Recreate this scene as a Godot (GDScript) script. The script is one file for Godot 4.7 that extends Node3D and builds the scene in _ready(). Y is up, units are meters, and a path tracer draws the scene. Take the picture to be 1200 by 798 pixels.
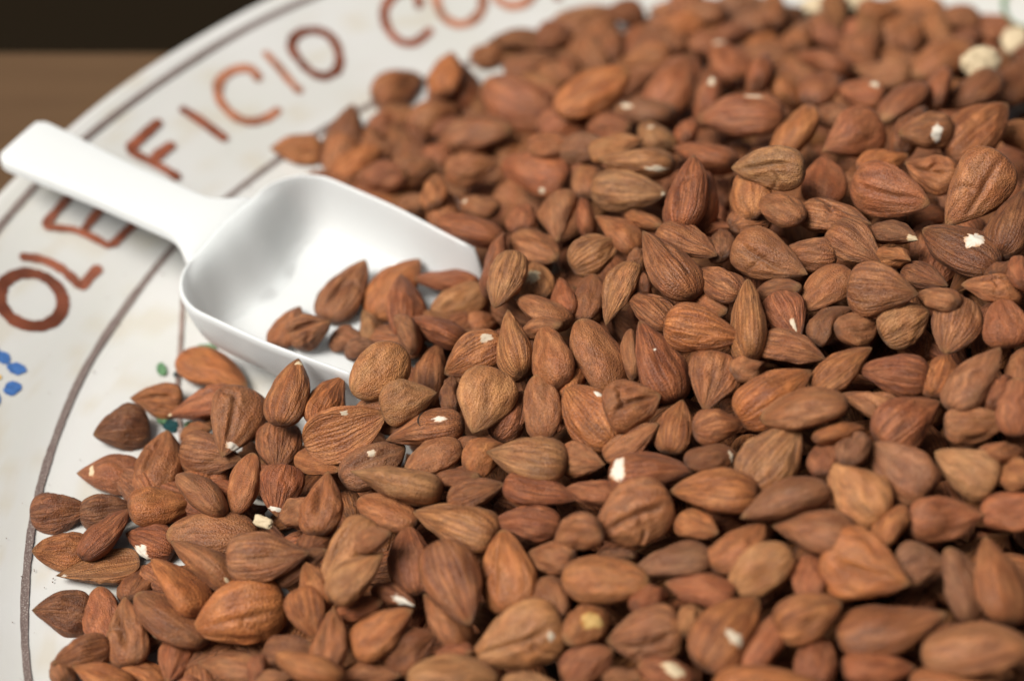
extends Node3D
# A heap of almonds with a white scoop on a lettered ceramic plate. Units are metres; lengths in the tables are millimetres.

const MM := 0.001
const PLATE_AT := Vector2(0.1062, -0.4908)
const RING_R := 0.2598
var noise := FastNoiseLite.new()
var lump_noise := FastNoiseLite.new()
var rng := RandomNumberGenerator.new()
var skin: Array = []
var flesh_mats := {}
var paint_mats := {}
var nut_count := 0
var plate: Node3D
var taken := {}
var placed: Array[Vector3] = []

func V(x: float, y: float, z: float) -> Vector3:
	return Vector3(x, y, z)

func V2(x: float, y: float) -> Vector2:
	return Vector2(x, y)

func lin(r: float, g: float, b: float) -> Color:
	return Color(r, g, b).linear_to_srgb()

func numbered(called: String) -> String:
	var n: int = taken.get(called, 0)
	taken[called] = n + 1
	return called if n == 0 else "%s_%03d" % [called, n]

func tag(o: Node, label: String, category: String, group := "") -> void:
	o.set_meta("label", label)
	o.set_meta("category", category)
	if group:
		o.set_meta("group", group)

func mat(c: Color, rough: float, spec := 0.5) -> StandardMaterial3D:
	var m := StandardMaterial3D.new()
	m.albedo_color = c
	m.roughness = rough
	m.metallic_specular = spec
	return m

func part(called: String, mesh: Mesh, m: Material, parent: Node) -> MeshInstance3D:
	var o := MeshInstance3D.new()
	o.name = called
	o.mesh = mesh
	o.material_override = m
	parent.add_child(o, true)
	return o

func thing(called: String, label: String, category: String, at: Vector3, group := "") -> Node3D:
	var o := Node3D.new()
	o.name = numbered(called)
	o.position = at
	tag(o, label, category, group)
	add_child(o)
	return o

# a grid of points (rows x columns) as a smooth mesh; colours and UVs are optional
func grid_mesh(p: PackedVector3Array, nu: int, nv: int, colors := PackedColorArray(), uvs := PackedVector2Array(), wrap := false) -> ArrayMesh:
	var nrm := PackedVector3Array()
	nrm.resize(p.size())
	for j in nv:
		var up := mini(j + 1, nv - 1) * nu
		var dn := maxi(j - 1, 0) * nu
		for i in nu:
			var a := i + 1
			var b := i - 1
			if wrap:
				if a > nu - 1:
					a = 1
				if b < 0:
					b = nu - 2
			else:
				a = mini(a, nu - 1)
				b = maxi(b, 0)
			var n := (p[j * nu + a] - p[j * nu + b]).cross(p[up + i] - p[dn + i])
			nrm[j * nu + i] = n.normalized() if n.length_squared() > 1e-22 else Vector3.ZERO
	for i in nu:
		if nrm[i] == Vector3.ZERO:
			nrm[i] = nrm[nu + i]
		if nrm[(nv - 1) * nu + i] == Vector3.ZERO:
			nrm[(nv - 1) * nu + i] = nrm[(nv - 2) * nu + i]
	var idx := PackedInt32Array()
	for j in nv - 1:
		for i in nu - 1:
			var k := j * nu + i
			idx.append_array([k, k + nu, k + 1, k + 1, k + nu, k + nu + 1])
	var arr := []
	arr.resize(Mesh.ARRAY_MAX)
	arr[Mesh.ARRAY_VERTEX] = p
	arr[Mesh.ARRAY_NORMAL] = nrm
	arr[Mesh.ARRAY_INDEX] = idx
	if colors.size():
		arr[Mesh.ARRAY_COLOR] = colors
	if uvs.size():
		arr[Mesh.ARRAY_TEX_UV] = uvs
	var m := ArrayMesh.new()
	m.add_surface_from_arrays(Mesh.PRIMITIVE_TRIANGLES, arr)
	return m

# ---------------------------------------------------------------- almond
func skin_material(seed_: int, streaks: float) -> StandardMaterial3D:
	var n := FastNoiseLite.new()
	n.noise_type = FastNoiseLite.TYPE_SIMPLEX_SMOOTH
	n.frequency = 1.0
	n.fractal_type = FastNoiseLite.FRACTAL_NONE
	n.seed = seed_
	var S := 512
	var alb := Image.create(S, S, false, Image.FORMAT_RGB8)
	var hgt := Image.create(S, S, false, Image.FORMAT_RF)
	for x in S:
		var a := TAU * x / S
		var c := cos(a)
		var s := sin(a)
		for y in S:
			var v := float(y) / S
			var env := 0.12 + 0.88 * pow(sin(PI * (v + 0.5 / S)), 0.6)
			var warp := 0.30 * n.get_noise_3d(c * 1.3 + 9.0, s * 1.3, v * 2.2)
			var n1 := n.get_noise_3d(c * 6.4 + warp, s * 6.4 + warp, v * 1.9)
			var n2 := n.get_noise_3d(c * 9.5 - warp, s * 9.5 + 7.0 + warp, v * 3.0)
			var g := n.get_noise_3d(c * 12.0 * env, s * 12.0 * env + 3.0, v * 44.0)
			var g2 := n.get_noise_3d(c * 26.0 * env + 5.0, s * 26.0 * env, v * 94.0)
			var blot := n.get_noise_3d(c * 2.2 + 20.0, s * 2.2, v * 6.0)
			var ridge := smoothstep(-0.55, 0.45, n1)
			var thin := smoothstep(0.0, 0.20, absf(n2))
			var vein := 1.0 - streaks * (0.34 * (1.0 - ridge) + 0.16 * (1.0 - thin))
			var grain := 1.0 + 0.30 * g + 0.26 * g2 - 0.40 * smoothstep(0.22, 0.62, g) - 0.38 * smoothstep(0.20, 0.55, g2) + 0.22 * smoothstep(0.25, 0.6, -g2) + 0.08 * blot
			var k := clampf(vein * grain, 0.15, 1.35)
			alb.set_pixel(x, y, Color(minf(1.0, 0.86 * pow(k, 0.68)), minf(1.0, 0.86 * pow(k, 0.80)), minf(1.0, 0.86 * pow(k, 0.84))))
			hgt.set_pixel(x, y, Color(0.5 + streaks * (0.34 * (ridge - 0.6) + 0.10 * (thin - 0.7)) - 0.16 * g + 0.10 * g2, 0, 0))
	var m := StandardMaterial3D.new()
	m.albedo_texture = ImageTexture.create_from_image(alb)
	m.vertex_color_use_as_albedo = true
	m.heightmap_enabled = true
	m.heightmap_texture = ImageTexture.create_from_image(hgt)
	m.heightmap_scale = 0.065
	m.roughness = 0.52
	m.metallic_specular = 0.40
	m.rim_enabled = true
	m.rim = 0.05
	m.rim_tint = 0.6
	return m

var tones := {
	"a": [0.465, 0.207, 0.078], "o": [0.470, 0.170, 0.054], "m": [0.390, 0.150, 0.056],
	"r": [0.370, 0.124, 0.047], "d": [0.260, 0.098, 0.037], "p": [0.320, 0.132, 0.057],
}

# the numbers that shape one almond; lengths in metres
func traits(size: Vector3, shape: String) -> Dictionary:
	var q := {"W": size.x * MM, "T": size.y * MM, "L": size.z * MM, "o": rng.randf() * 200.0}
	q.p = rng.randf_range(0.35, 0.45)
	q.t = rng.randf_range(0.70, 1.0)
	if shape == "s" and rng.randf() < 0.3:
		q.p = 0.46
		q.t = 0.56
	var peak: float = q.p / (q.p + q.t)
	q.k = 1.0 / (pow(peak, q.p) * pow(1.0 - peak, q.t))
	q.vein = {"s": 0.12, "w": 0.20, "c": 0.18, "b": 0.18, "h": 0.30}[shape] * MM
	q.lump = rng.randf_range(0.55, 1.15) * MM
	q.crease = rng.randf_range(1.2, 1.9) * MM if shape == "c" else 0.0
	q.branch = rng.randf() < 0.6
	q.half = shape == "h"
	q.cx = rng.randf_range(-0.15, 0.15)
	q.cz = rng.randf_range(0.35, 0.6)
	q.ct = rng.randf_range(-0.9, 0.9)
	q.bend = rng.randf_range(0.16, 0.26) * q.W * (1.0 if rng.randf() < 0.5 else -1.0) if shape == "b" else rng.randf_range(-0.05, 0.05) * q.W
	q.arch = rng.randf_range(-0.04, 0.10) * q.W
	return q

var last_vein := 0.0
var last_crease := 0.0
func almond_point(q: Dictionary, a: float, v: float) -> Vector3:
	var c := cos(a)
	var s := sin(a)
	var w: float = maxf(v, 0.0)
	var env: float = q.k * pow(w, q.p) * pow(maxf(1.0 - w, 0.0), q.t)
	var m := sin(PI * v)
	var o: float = q.o
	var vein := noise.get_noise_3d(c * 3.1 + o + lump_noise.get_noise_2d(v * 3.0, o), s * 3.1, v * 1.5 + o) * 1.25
	var lump := lump_noise.get_noise_3d(c * 0.75 + o, s * 0.75 + o, v * 1.5)
	var lump2 := lump_noise.get_noise_3d(c * 1.9 + o, s * 1.9, v * 3.4 + o)
	var rough: float = m * (vein * q.vein + lump * q.lump + lump2 * 0.32 * MM)
	var x: float = c * (0.5 * q.W * env + rough)
	var y: float = s * (0.5 * q.T * env + rough)
	last_vein = vein
	last_crease = 0.0
	if q.crease > 0.0 and s > 0.0:
		var z: float = (v - q.cz) * q.L
		var d1: float = (x - q.W * (q.cx + 0.06 * sin(v * 4.0 + o))) / (0.85 * MM)
		var d2: float = (z - x * q.ct + 0.9 * MM * sin(x * 900.0 + o)) / (0.8 * MM)
		var span := smoothstep(0.10, 0.32, v) * smoothstep(0.92, 0.66, v)
		var f := exp(-d1 * d1) * span
		var lips := exp(-pow(absf(d1) - 2.0, 2.0)) * span
		if q.branch:
			var side := smoothstep(-0.15, 0.25, c if o > 100.0 else -c)
			var f2 := exp(-d2 * d2) * side
			lips = maxf(lips, exp(-pow(absf(d2) - 2.0, 2.0)) * side * 0.8) * (1.0 - maxf(f, f2))
			f = maxf(f, f2 * 0.9)
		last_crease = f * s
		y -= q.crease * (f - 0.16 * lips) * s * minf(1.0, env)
	if q.half and s > 0.0:
		var cut: float = 0.13 * q.T * env - 0.10 * q.T * (1.0 - c * c) * env
		last_crease = 0.0
		last_vein = 1.6 * smoothstep(0.25, 0.0, absf(y - cut) / (0.5 * q.T)) * smoothstep(0.55, 0.9, absf(c))
		y = minf(y, cut + 0.08 * MM * vein)
	var e := 2.0 * v - 1.0
	x += q.bend * (e * e - 0.33)
	y -= q.arch * (e * e - 0.33)
	return Vector3(x, y, (v - 0.5) * q.L)

func almond_mesh(q: Dictionary, tone: String, nu: int, nv: int) -> ArrayMesh:
	var p := PackedVector3Array()
	var cols := PackedColorArray()
	var uvs := PackedVector2Array()
	var base: Array = tones[tone]
	var bright := rng.randf_range(0.90, 1.10)
	var warm := rng.randf_range(-0.06, 0.06)
	var tip := Color(0.50, 0.27, 0.11)
	var du := rng.randf()
	var dv := rng.randf() * 0.2
	var o: float = q.o
	for j in nv:
		var v := 0.5 - 0.5 * cos(PI * j / (nv - 1.0))
		v = lerpf(v, float(j) / (nv - 1.0), 0.35)
		for i in nu:
			var a := TAU * i / (nu - 1.0)
			p.append(almond_point(q, a, v))
			var b := lump_noise.get_noise_3d(cos(a) * 1.1 + o + 40.0, sin(a) * 1.1, v * 2.6)
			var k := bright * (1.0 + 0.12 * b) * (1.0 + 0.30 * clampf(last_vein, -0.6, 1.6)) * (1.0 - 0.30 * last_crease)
			var c := Color(base[0] * k * (1.0 + warm), base[1] * k * (1.0 + 0.10 * b), base[2] * k * (1.0 - warm + 0.16 * b))
			c = c.lerp(tip, 0.55 * smoothstep(0.90, 0.975, v))
			c = c.lerp(Color(0.10, 0.06, 0.04), 0.45 * smoothstep(0.05, 0.0, v))
			cols.append(c)
			uvs.append(Vector2(float(i) / (nu - 1.0) + du, v * 0.8 + dv))
	return grid_mesh(p, nu, nv, cols, uvs, true)

func bare_patch(q: Dictionary, deg: float, v0: float, across: float, along: float, kind: String, parent: Node) -> void:
	var nr := 7
	var na := 28
	var p := PackedVector3Array()
	var cols := PackedColorArray()
	var a0 := deg_to_rad(deg)
	var off := rng.randf() * 100.0
	var centre := almond_point(q, a0, v0)
	var r_here := maxf(Vector2(centre.x, centre.y).length(), 1.2 * MM)
	var axis := Vector3(0, 0, centre.z)
	for j in nr:
		var t := float(j) / (nr - 1.0)
		for i in na:
			var b := TAU * i / (na - 1.0)
			var r := t * (1.0 + 0.34 * lump_noise.get_noise_3d(cos(b) * 1.1, sin(b) * 1.1, off) + 0.04 * noise.get_noise_3d(cos(b) * 2.6, sin(b) * 2.6, off))
			var v := clampf(v0 + r * sin(b) * along * MM / q.L, 0.004, 0.996)
			var a := a0 + r * cos(b) * across * MM / r_here
			var s := almond_point(q, a, v)
			var out := Vector3(s.x / (q.W * q.W), s.y / (q.T * q.T), (s.z) / (q.L * q.L)).normalized()
			var lift := (0.10 * (1.0 - pow(t, 3.0)) - 0.06 * pow(t, 3.0)) * MM
			lift += 0.10 * MM * noise.get_noise_3d(s.x * 2200.0, s.y * 2200.0, s.z * 2200.0) * (1.0 - t)
			p.append(s + out * lift)
			var k := 1.0 + 0.16 * noise.get_noise_3d(s.x * 1500.0, s.y * 1500.0, s.z * 1500.0 + off)
			var torn := smoothstep(0.55, 1.0, t + 0.25 * noise.get_noise_2d(cos(b) * 2.0 + off, sin(b) * 2.0))
			cols.append(Color(k, k, k).lerp(Color(0.72, 0.42, 0.25), torn))
	part("bare_patch", grid_mesh(p, na, nr, cols), flesh_mats[kind], parent)

func nut(label: String, at: Vector3, turn: Vector3, size: Vector3, tone: String, shape: String, patches: Array = []) -> void:
	rng.seed = 1000 + nut_count * 77
	nut_count += 1
	placed.append(at * MM)
	var q := traits(size, shape)
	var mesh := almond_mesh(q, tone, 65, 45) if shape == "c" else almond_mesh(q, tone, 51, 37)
	var look: Material = skin[nut_count % 3 + (3 if shape == "w" or shape == "h" or (shape == "c" and nut_count % 2 == 0) else 0)]
	var o: Node3D
	if patches.size():
		o = thing("almond", label, "almond", at * MM, "shelled almonds heaped on the plate")
		part("skin", mesh, look, o)
		for b in patches:
			if b[4] == "crack":
				cracked(q, o)
			else:
				bare_patch(q, b[0], b[1], b[2], b[3], b[4], o)
	else:
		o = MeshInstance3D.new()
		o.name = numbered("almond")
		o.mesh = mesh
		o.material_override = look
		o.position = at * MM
		tag(o, label, "almond", "shelled almonds heaped on the plate")
		add_child(o)
	o.rotation_degrees = turn

# a crack: a narrow dark line with a pale edge, on the almond's upper face
func cracked(q: Dictionary, parent: Node) -> void:
	for side in 1:
		var p := PackedVector3Array()
		for j in 24:
			var t := j / 23.0
			var a := lerpf(0.9, 2.5, t)
			var v := 0.50 + 0.03 * sin(t * 7.0)
			for i in 3:
				var w := (i - 1.0) * (0.010 if side == 0 else 0.012) * (0.4 + sin(PI * t))
				var s := almond_point(q, a, v + w + 0.012 * side)
				p.append(s + Vector3(s.x / (q.W * q.W), s.y / (q.T * q.T), s.z / (q.L * q.L)).normalized() * (0.16 if side == 0 else 0.08) * MM)
		part("crack", grid_mesh(p, 3, 24), flesh_mats["k" if side == 0 else "s"], parent)

# a broken bare kernel: a faceted, rounded lump
func piece(label: String, at: Vector3, w: float, h: float, angle: float) -> void:
	rng.seed = 5000 + int(w * 10.0)
	var nu := 29
	var nv := 19
	var p := PackedVector3Array()
	var cols := PackedColorArray()
	var o := rng.randf() * 50.0
	for j in nv:
		var th := PI * j / (nv - 1.0)
		for i in nu:
			var a := TAU * i / (nu - 1.0)
			var d := Vector3(sin(th) * cos(a), cos(th), sin(th) * sin(a))
			var r := 1.0 / pow(pow(absf(d.x), 3.2) + pow(absf(d.y), 3.2) + pow(absf(d.z), 3.2), 1.0 / 3.2)
			r *= 1.0 + 0.16 * lump_noise.get_noise_3d(d.x * 1.3 + o, d.y * 1.3, d.z * 1.3) + 0.07 * noise.get_noise_3d(d.x * 3.5, d.y * 3.5 + o, d.z * 3.5)
			p.append(Vector3(d.x * r * w * 0.5, d.y * r * minf(h, w) * 0.38, d.z * r * h * 0.52) * MM)
			var k := 1.0 + 0.2 * noise.get_noise_3d(d.x * 4.0 + o, d.y * 4.0, d.z * 4.0)
			cols.append(Color(k, k, k))
	var m := MeshInstance3D.new()
	m.name = numbered("almond_piece")
	m.mesh = grid_mesh(p, nu, nv, cols, PackedVector2Array(), true)
	m.material_override = flesh_mats["c"]
	m.position = at * MM
	m.rotation_degrees = Vector3(28, angle, 4)
	tag(m, label, "almond piece", "broken bare pieces among the almonds")
	add_child(m)

# height of the heap above the plate at a place
func heap(x: float, z: float) -> float:
	var pk := Vector2(0.160, -0.550)
	var d := Vector2(x, z) - pk
	var l := d.length() + 1e-6
	var u := d / l
	var oc := pk - PLATE_AT
	var b := u.dot(oc)
	var t := -b + sqrt(maxf(b * b - (oc.length_squared() - 0.247 * 0.247), 0.0))
	return 0.080 * (1.0 - pow(minf(l / t, 2.0), 1.35))

# the almonds below and around the ones that show: past three hundred of a kind
func under_almonds(cam: Camera3D) -> void:
	rng.seed = 42
	var places: Array[Transform3D] = []
	var cols: Array[Color] = []
	var o := Vector2(-0.0905, -0.590)
	var ax := Vector2(0.853, 0.522).normalized()
	var ay := Vector2(ax.y, -ax.x)
	var inv := cam.transform.affine_inverse()
	var ty := tan(deg_to_rad(16.03 / 2.0))
	for layer in 5:
		var step := 0.0145
		for gx in range(-18, 19):
			for gz in range(-18, 19):
				var x := PLATE_AT.x + (gx + rng.randf_range(-0.4, 0.4)) * step
				var z := PLATE_AT.y + (gz + rng.randf_range(-0.4, 0.4)) * step
				var r1 := rng.randf()
				var r2 := rng.randf()
				var r3 := rng.randf()
				var r4 := rng.randf()
				var h := heap(x, z)
				var back := z < -0.63 or z > -0.515
				var rim_fill := z < -0.63 and x > 0.0 and Vector2(x, z).distance_to(PLATE_AT) < 0.256
				if h <= (0.002 if back else 0.0) and not rim_fill:
					continue
				var y := h - 0.0225 - layer * 0.0085
				var c := inv * Vector3(x, h, z)
				var seen := absf(c.x / c.z) < ty * 1.506 * 1.06 and absf(c.y / c.z) < ty * 1.06
				if not seen:
					y += 0.0225
				if y < 0.0045:
					if layer > (1 if back else 0) or (layer > 0 and not seen and y < -0.004):
						continue
					if seen and h < 0.010 and not back:
						continue
					y = 0.0045 + (0.006 * layer + plate_h(Vector2(x, z).distance_to(PLATE_AT)) if rim_fill else 0.0)
				var rel := Vector2(x, z) - o
				var su := rel.dot(ax)
				var sv := rel.dot(ay)
				if su > -0.016 and su < 0.079 and absf(sv) < (0.046 if y > 0.019 else 0.037):
					if su < 0.032 or absf(sv) > 0.027 or y > 0.026:
						continue
					y = maxf(y, 0.0195)
				var here := Vector3(x, y, z)
				var clash := false
				if seen:
					for q in placed:
						var d := q - here
						if d.x * d.x + d.z * d.z + d.y * d.y * 1.6 < (0.00005 if z < -0.63 else 0.000088):
							clash = true
							break
				if clash:
					continue
				var b := Basis.from_euler(Vector3((r1 - 0.5) * 0.7, r2 * TAU, (r3 - 0.5) * 0.9))
				places.append(Transform3D(b.scaled_local(Vector3(0.85 + 0.3 * r4, 0.9 + 0.2 * r1, 0.8 + 0.4 * r3)), Vector3(x, y, z)))
				var k := 0.75 + 0.5 * r1
				cols.append(Color(k, k * (0.92 + 0.14 * r3), k * (0.9 + 0.2 * r4)))
	var mm := MultiMesh.new()
	mm.transform_format = MultiMesh.TRANSFORM_3D
	mm.use_colors = true
	mm.mesh = almond_mesh(traits(Vector3(13.2, 8.4, 21.5), "w"), "m", 41, 29)
	mm.mesh.surface_set_material(0, skin[4])
	mm.instance_count = places.size()
	for i in places.size():
		mm.set_instance_transform(i, places[i])
		mm.set_instance_color(i, cols[i])
	var n := MultiMeshInstance3D.new()
	n.name = "almonds_underneath"
	n.multimesh = mm
	n.set_meta("kind", "stuff")
	tag(n, "deeper brown almonds seen in the gaps of the pile", "almonds")
	add_child(n)

# brown crumbs and skin dust fallen round the heap: too many and too small to count
func crumbs() -> void:
	rng.seed = 77
	var m := almond_mesh(traits(Vector3(1.0, 0.7, 1.3), "s"), "m", 9, 7)
	m.surface_set_material(0, skin[0])
	var mm := MultiMesh.new()
	mm.transform_format = MultiMesh.TRANSFORM_3D
	mm.mesh = m
	mm.instance_count = 700
	for i in 700:
		var a := rng.randf() * TAU
		var r := 0.262 - 0.055 * absf(rng.randfn(0.0, 1.0)) * 0.6 + 0.03 * absf(rng.randfn(0.0, 0.5))
		var s := rng.randf_range(0.10, 0.32) * (2.0 if rng.randf() < 0.08 else 1.0)
		var b := Basis.from_euler(Vector3(rng.randf(), rng.randf() * TAU, rng.randf())).scaled_local(Vector3(s, s, s))
		mm.set_instance_transform(i, Transform3D(b, Vector3(PLATE_AT.x + r * cos(a), plate_h(r) + 0.0008, PLATE_AT.y + r * sin(a))))
	var n := MultiMeshInstance3D.new()
	n.name = "crumbs"
	n.multimesh = mm
	n.set_meta("kind", "stuff")
	tag(n, "fine brown crumbs and skin dust on the bare plate", "crumbs")
	add_child(n)

# ---------------------------------------------------------------- plate and its painting
func plate_h(r: float) -> float:
	var x := r - RING_R
	return 0.15 * (x + sqrt(x * x + 0.000016))

func on_plate(p: Vector2, lift := 0.0) -> Vector3:
	return Vector3(p.x - PLATE_AT.x, plate_h(p.distance_to(PLATE_AT)) + lift, p.y - PLATE_AT.y)

func build_plate() -> void:
	plate = thing("ceramic_plate", "large round white ceramic plate with painted rings, flowers and brown lettering", "plate", Vector3(PLATE_AT.x, 0, PLATE_AT.y))
	var prof: Array[Vector2] = []
	for i in 30:
		prof.append(Vector2(0.235 * i / 29.0, plate_h(0.235 * i / 29.0)))
	for i in 40:
		var r := 0.237 + (0.3175 - 0.237) * i / 39.0
		prof.append(Vector2(r, plate_h(r)))
	var e := plate_h(0.3175)
	for i in 7:
		var a := PI / 2.0 - PI * (i + 1) / 7.0
		prof.append(Vector2(0.3175 + 0.0032 * cos(a), e - 0.0032 + 0.0032 * sin(a)))
	for q in [[0.300, 0.0045], [0.262, -0.0068], [0.20, -0.0082], [0.0, -0.0082]]:
		prof.append(Vector2(q[0], q[1]))
	var nu := 241
	var p := PackedVector3Array()
	var cols := PackedColorArray()
	var white := Color(0.475, 0.472, 0.455)
	for pr in prof:
		for i in nu:
			var a := TAU * i / (nu - 1.0)
			var c := cos(a)
			var s := sin(a)
			var x := pr.x * c
			var z := pr.x * s
			var wob := 0.0004 * lump_noise.get_noise_2d(x * 14.0, z * 14.0) * smoothstep(0.0, 0.05, pr.x)
			p.append(Vector3(x, pr.y + (wob if pr.y > -0.002 else 0.0), z))
			var b := lump_noise.get_noise_2d(x * 22.0 + 3.0, z * 22.0)
			var stain := smoothstep(0.30, 0.62, lump_noise.get_noise_2d(x * 55.0 + 11.0, z * 55.0))
			var k := 1.0 + 0.035 * b
			var col := Color(white.r * k, white.g * k, white.b * (k + 0.02 * b))
			cols.append(col.lerp(Color(0.42, 0.37, 0.28), 0.40 * stain))
	var glaze := mat(Color.WHITE, 0.2, 0.5)
	glaze.vertex_color_use_as_albedo = true
	var fine := NoiseTexture2D.new()
	var fn := FastNoiseLite.new()
	fn.frequency = 0.02
	fn.fractal_octaves = 4
	fine.noise = fn
	fine.width = 512
	fine.height = 512
	fine.seamless = true
	fine.as_normal_map = true
	fine.bump_strength = 1.2
	glaze.normal_enabled = true
	glaze.normal_texture = fine
	glaze.normal_scale = 0.25
	glaze.uv1_triplanar = true
	glaze.uv1_scale = Vector3(9, 9, 9)
	part("dish", grid_mesh(p, nu, prof.size(), cols, PackedVector2Array(), true), glaze, plate)

func paint_material(called: String, c: Color) -> void:
	var m := mat(Color.WHITE, 0.33, 0.5)
	m.vertex_color_use_as_albedo = true
	m.set_meta("tone", c)
	paint_mats[called] = m

func ring(r: float, width: float) -> void:
	var nu := 721
	var nv := 5
	var p := PackedVector3Array()
	var cols := PackedColorArray()
	for j in nv:
		for i in nu:
			var a := TAU * i / (nu - 1.0)
			var c := cos(a)
			var s := sin(a)
			var wv := width * (1.0 + 0.16 * lump_noise.get_noise_2d(c * 9.0 + r * 40.0, s * 9.0) + 0.07 * noise.get_noise_2d(c * 90.0, s * 90.0))
			var rr := r + 0.0006 * lump_noise.get_noise_2d(c * 3.0 + 7.0, s * 3.0) + wv * (float(j) / (nv - 1.0) - 0.5) + 0.00012 * noise.get_noise_2d(c * 260.0 + j * 9.0, s * 260.0)
			p.append(Vector3(c * rr, plate_h(rr) + 0.00055, s * rr))
			var k := 1.0 + 0.22 * noise.get_noise_2d(c * 60.0, s * 60.0 + j)
			cols.append(Color(k, k, k))
	part("painted_ring", grid_mesh(p, nu, nv, cols, PackedVector2Array(), true), paint_mats["ring"], plate)

# a brush stroke along points on the plate (millimetres), rounded at its ends
func stroke(called: String, pts: Array, width: float, tone: String, parent: Node = null) -> void:
	if parent == null:
		parent = plate
	var cv := Curve3D.new()
	cv.bake_interval = 0.0006
	for i in pts.size():
		var a: Vector2 = pts[maxi(i - 1, 0)]
		var b: Vector2 = pts[i]
		var c: Vector2 = pts[mini(i + 1, pts.size() - 1)]
		if i == 0 and pts[0].distance_to(pts[-1]) < 1.0:
			a = pts[-2]
		if i == pts.size() - 1 and pts[0].distance_to(pts[-1]) < 1.0:
			c = pts[1]
		var t := (c - a) * MM / 6.0
		cv.add_point(Vector3(b.x * MM, 0, b.y * MM), Vector3(-t.x, 0, -t.y), Vector3(t.x, 0, t.y))
	var n := maxi(int(cv.get_baked_length() / 0.0007), 6)
	var closed: bool = pts[0].distance_to(pts[-1]) < 1.0
	var p := PackedVector3Array()
	var cols := PackedColorArray()
	var nv := 5
	var off := rng.randf() * 50.0
	var length := cv.get_baked_length()
	var base: Color = paint_mats[tone].get_meta("tone")
	for j in n:
		var s := length * j / (n - 1.0)
		var at := cv.sample_baked(s, true)
		var d := cv.sample_baked(minf(s + 0.0008, length), true) - cv.sample_baked(maxf(s - 0.0008, 0.0), true)
		var side := Vector2(-d.z, d.x).normalized()
		var half := width * 0.5 * MM * (1.0 + 0.16 * lump_noise.get_noise_2d(s * 260.0, off) + 0.10 * noise.get_noise_2d(s * 1500.0, off))
		if not closed:
			var e := minf(s, length - s) / (half * 1.1 + 1e-6)
			half *= sqrt(1.0 - pow(1.0 - minf(e, 1.0), 2.0)) * 0.96 + 0.04
		for i in nv:
			var w := Vector2(at.x, at.z) + side * half * (2.0 * i / (nv - 1.0) - 1.0)
			p.append(on_plate(w, 0.0005 + 0.0))
			var k := 1.0 + 0.38 * lump_noise.get_noise_2d(s * 90.0, off + 9.0) + 0.08 * noise.get_noise_2d(w.x * 900.0, w.y * 900.0)
			cols.append(Color(base.r * k, base.g * k, base.b * k))
	part(called, grid_mesh(p, nv, n, cols), paint_mats[tone], parent)

func letter(_ch: String, strokes: Array, width: float, tone: String) -> void:
	rng.seed = 300 + int(strokes[0][0].x * 10.0)
	var holder := Node3D.new()
	holder.name = "letter"
	plate.add_child(holder, true)
	for s in strokes:
		stroke("brush_stroke", s, width, tone, holder)

func blot(called: String, at: Vector2, u: Vector2, w: Vector2, tone: String) -> void:
	var nu := 33
	var nv := 5
	var p := PackedVector3Array()
	var cols := PackedColorArray()
	var base: Color = paint_mats[tone].get_meta("tone")
	for j in nv:
		for i in nu:
			var a := TAU * i / (nu - 1.0)
			var r := float(j) / (nv - 1.0) * (1.0 + 0.14 * lump_noise.get_noise_2d(cos(a) * 1.5 + at.x, sin(a) * 1.5 + at.y))
			var pos := (at + u * cos(a) * r + w * sin(a) * r) * MM
			p.append(on_plate(pos, 0.0005))
			var k := 1.0 + 0.3 * lump_noise.get_noise_2d(pos.x * 500.0, pos.y * 500.0) + 0.1 * noise.get_noise_2d(pos.x * 1500.0, pos.y * 1500.0)
			cols.append(Color(base.r * k, base.g * k, base.b * k))
	part(called, grid_mesh(p, nu, nv, cols, PackedVector2Array(), true), paint_mats[tone], plate)

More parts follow.
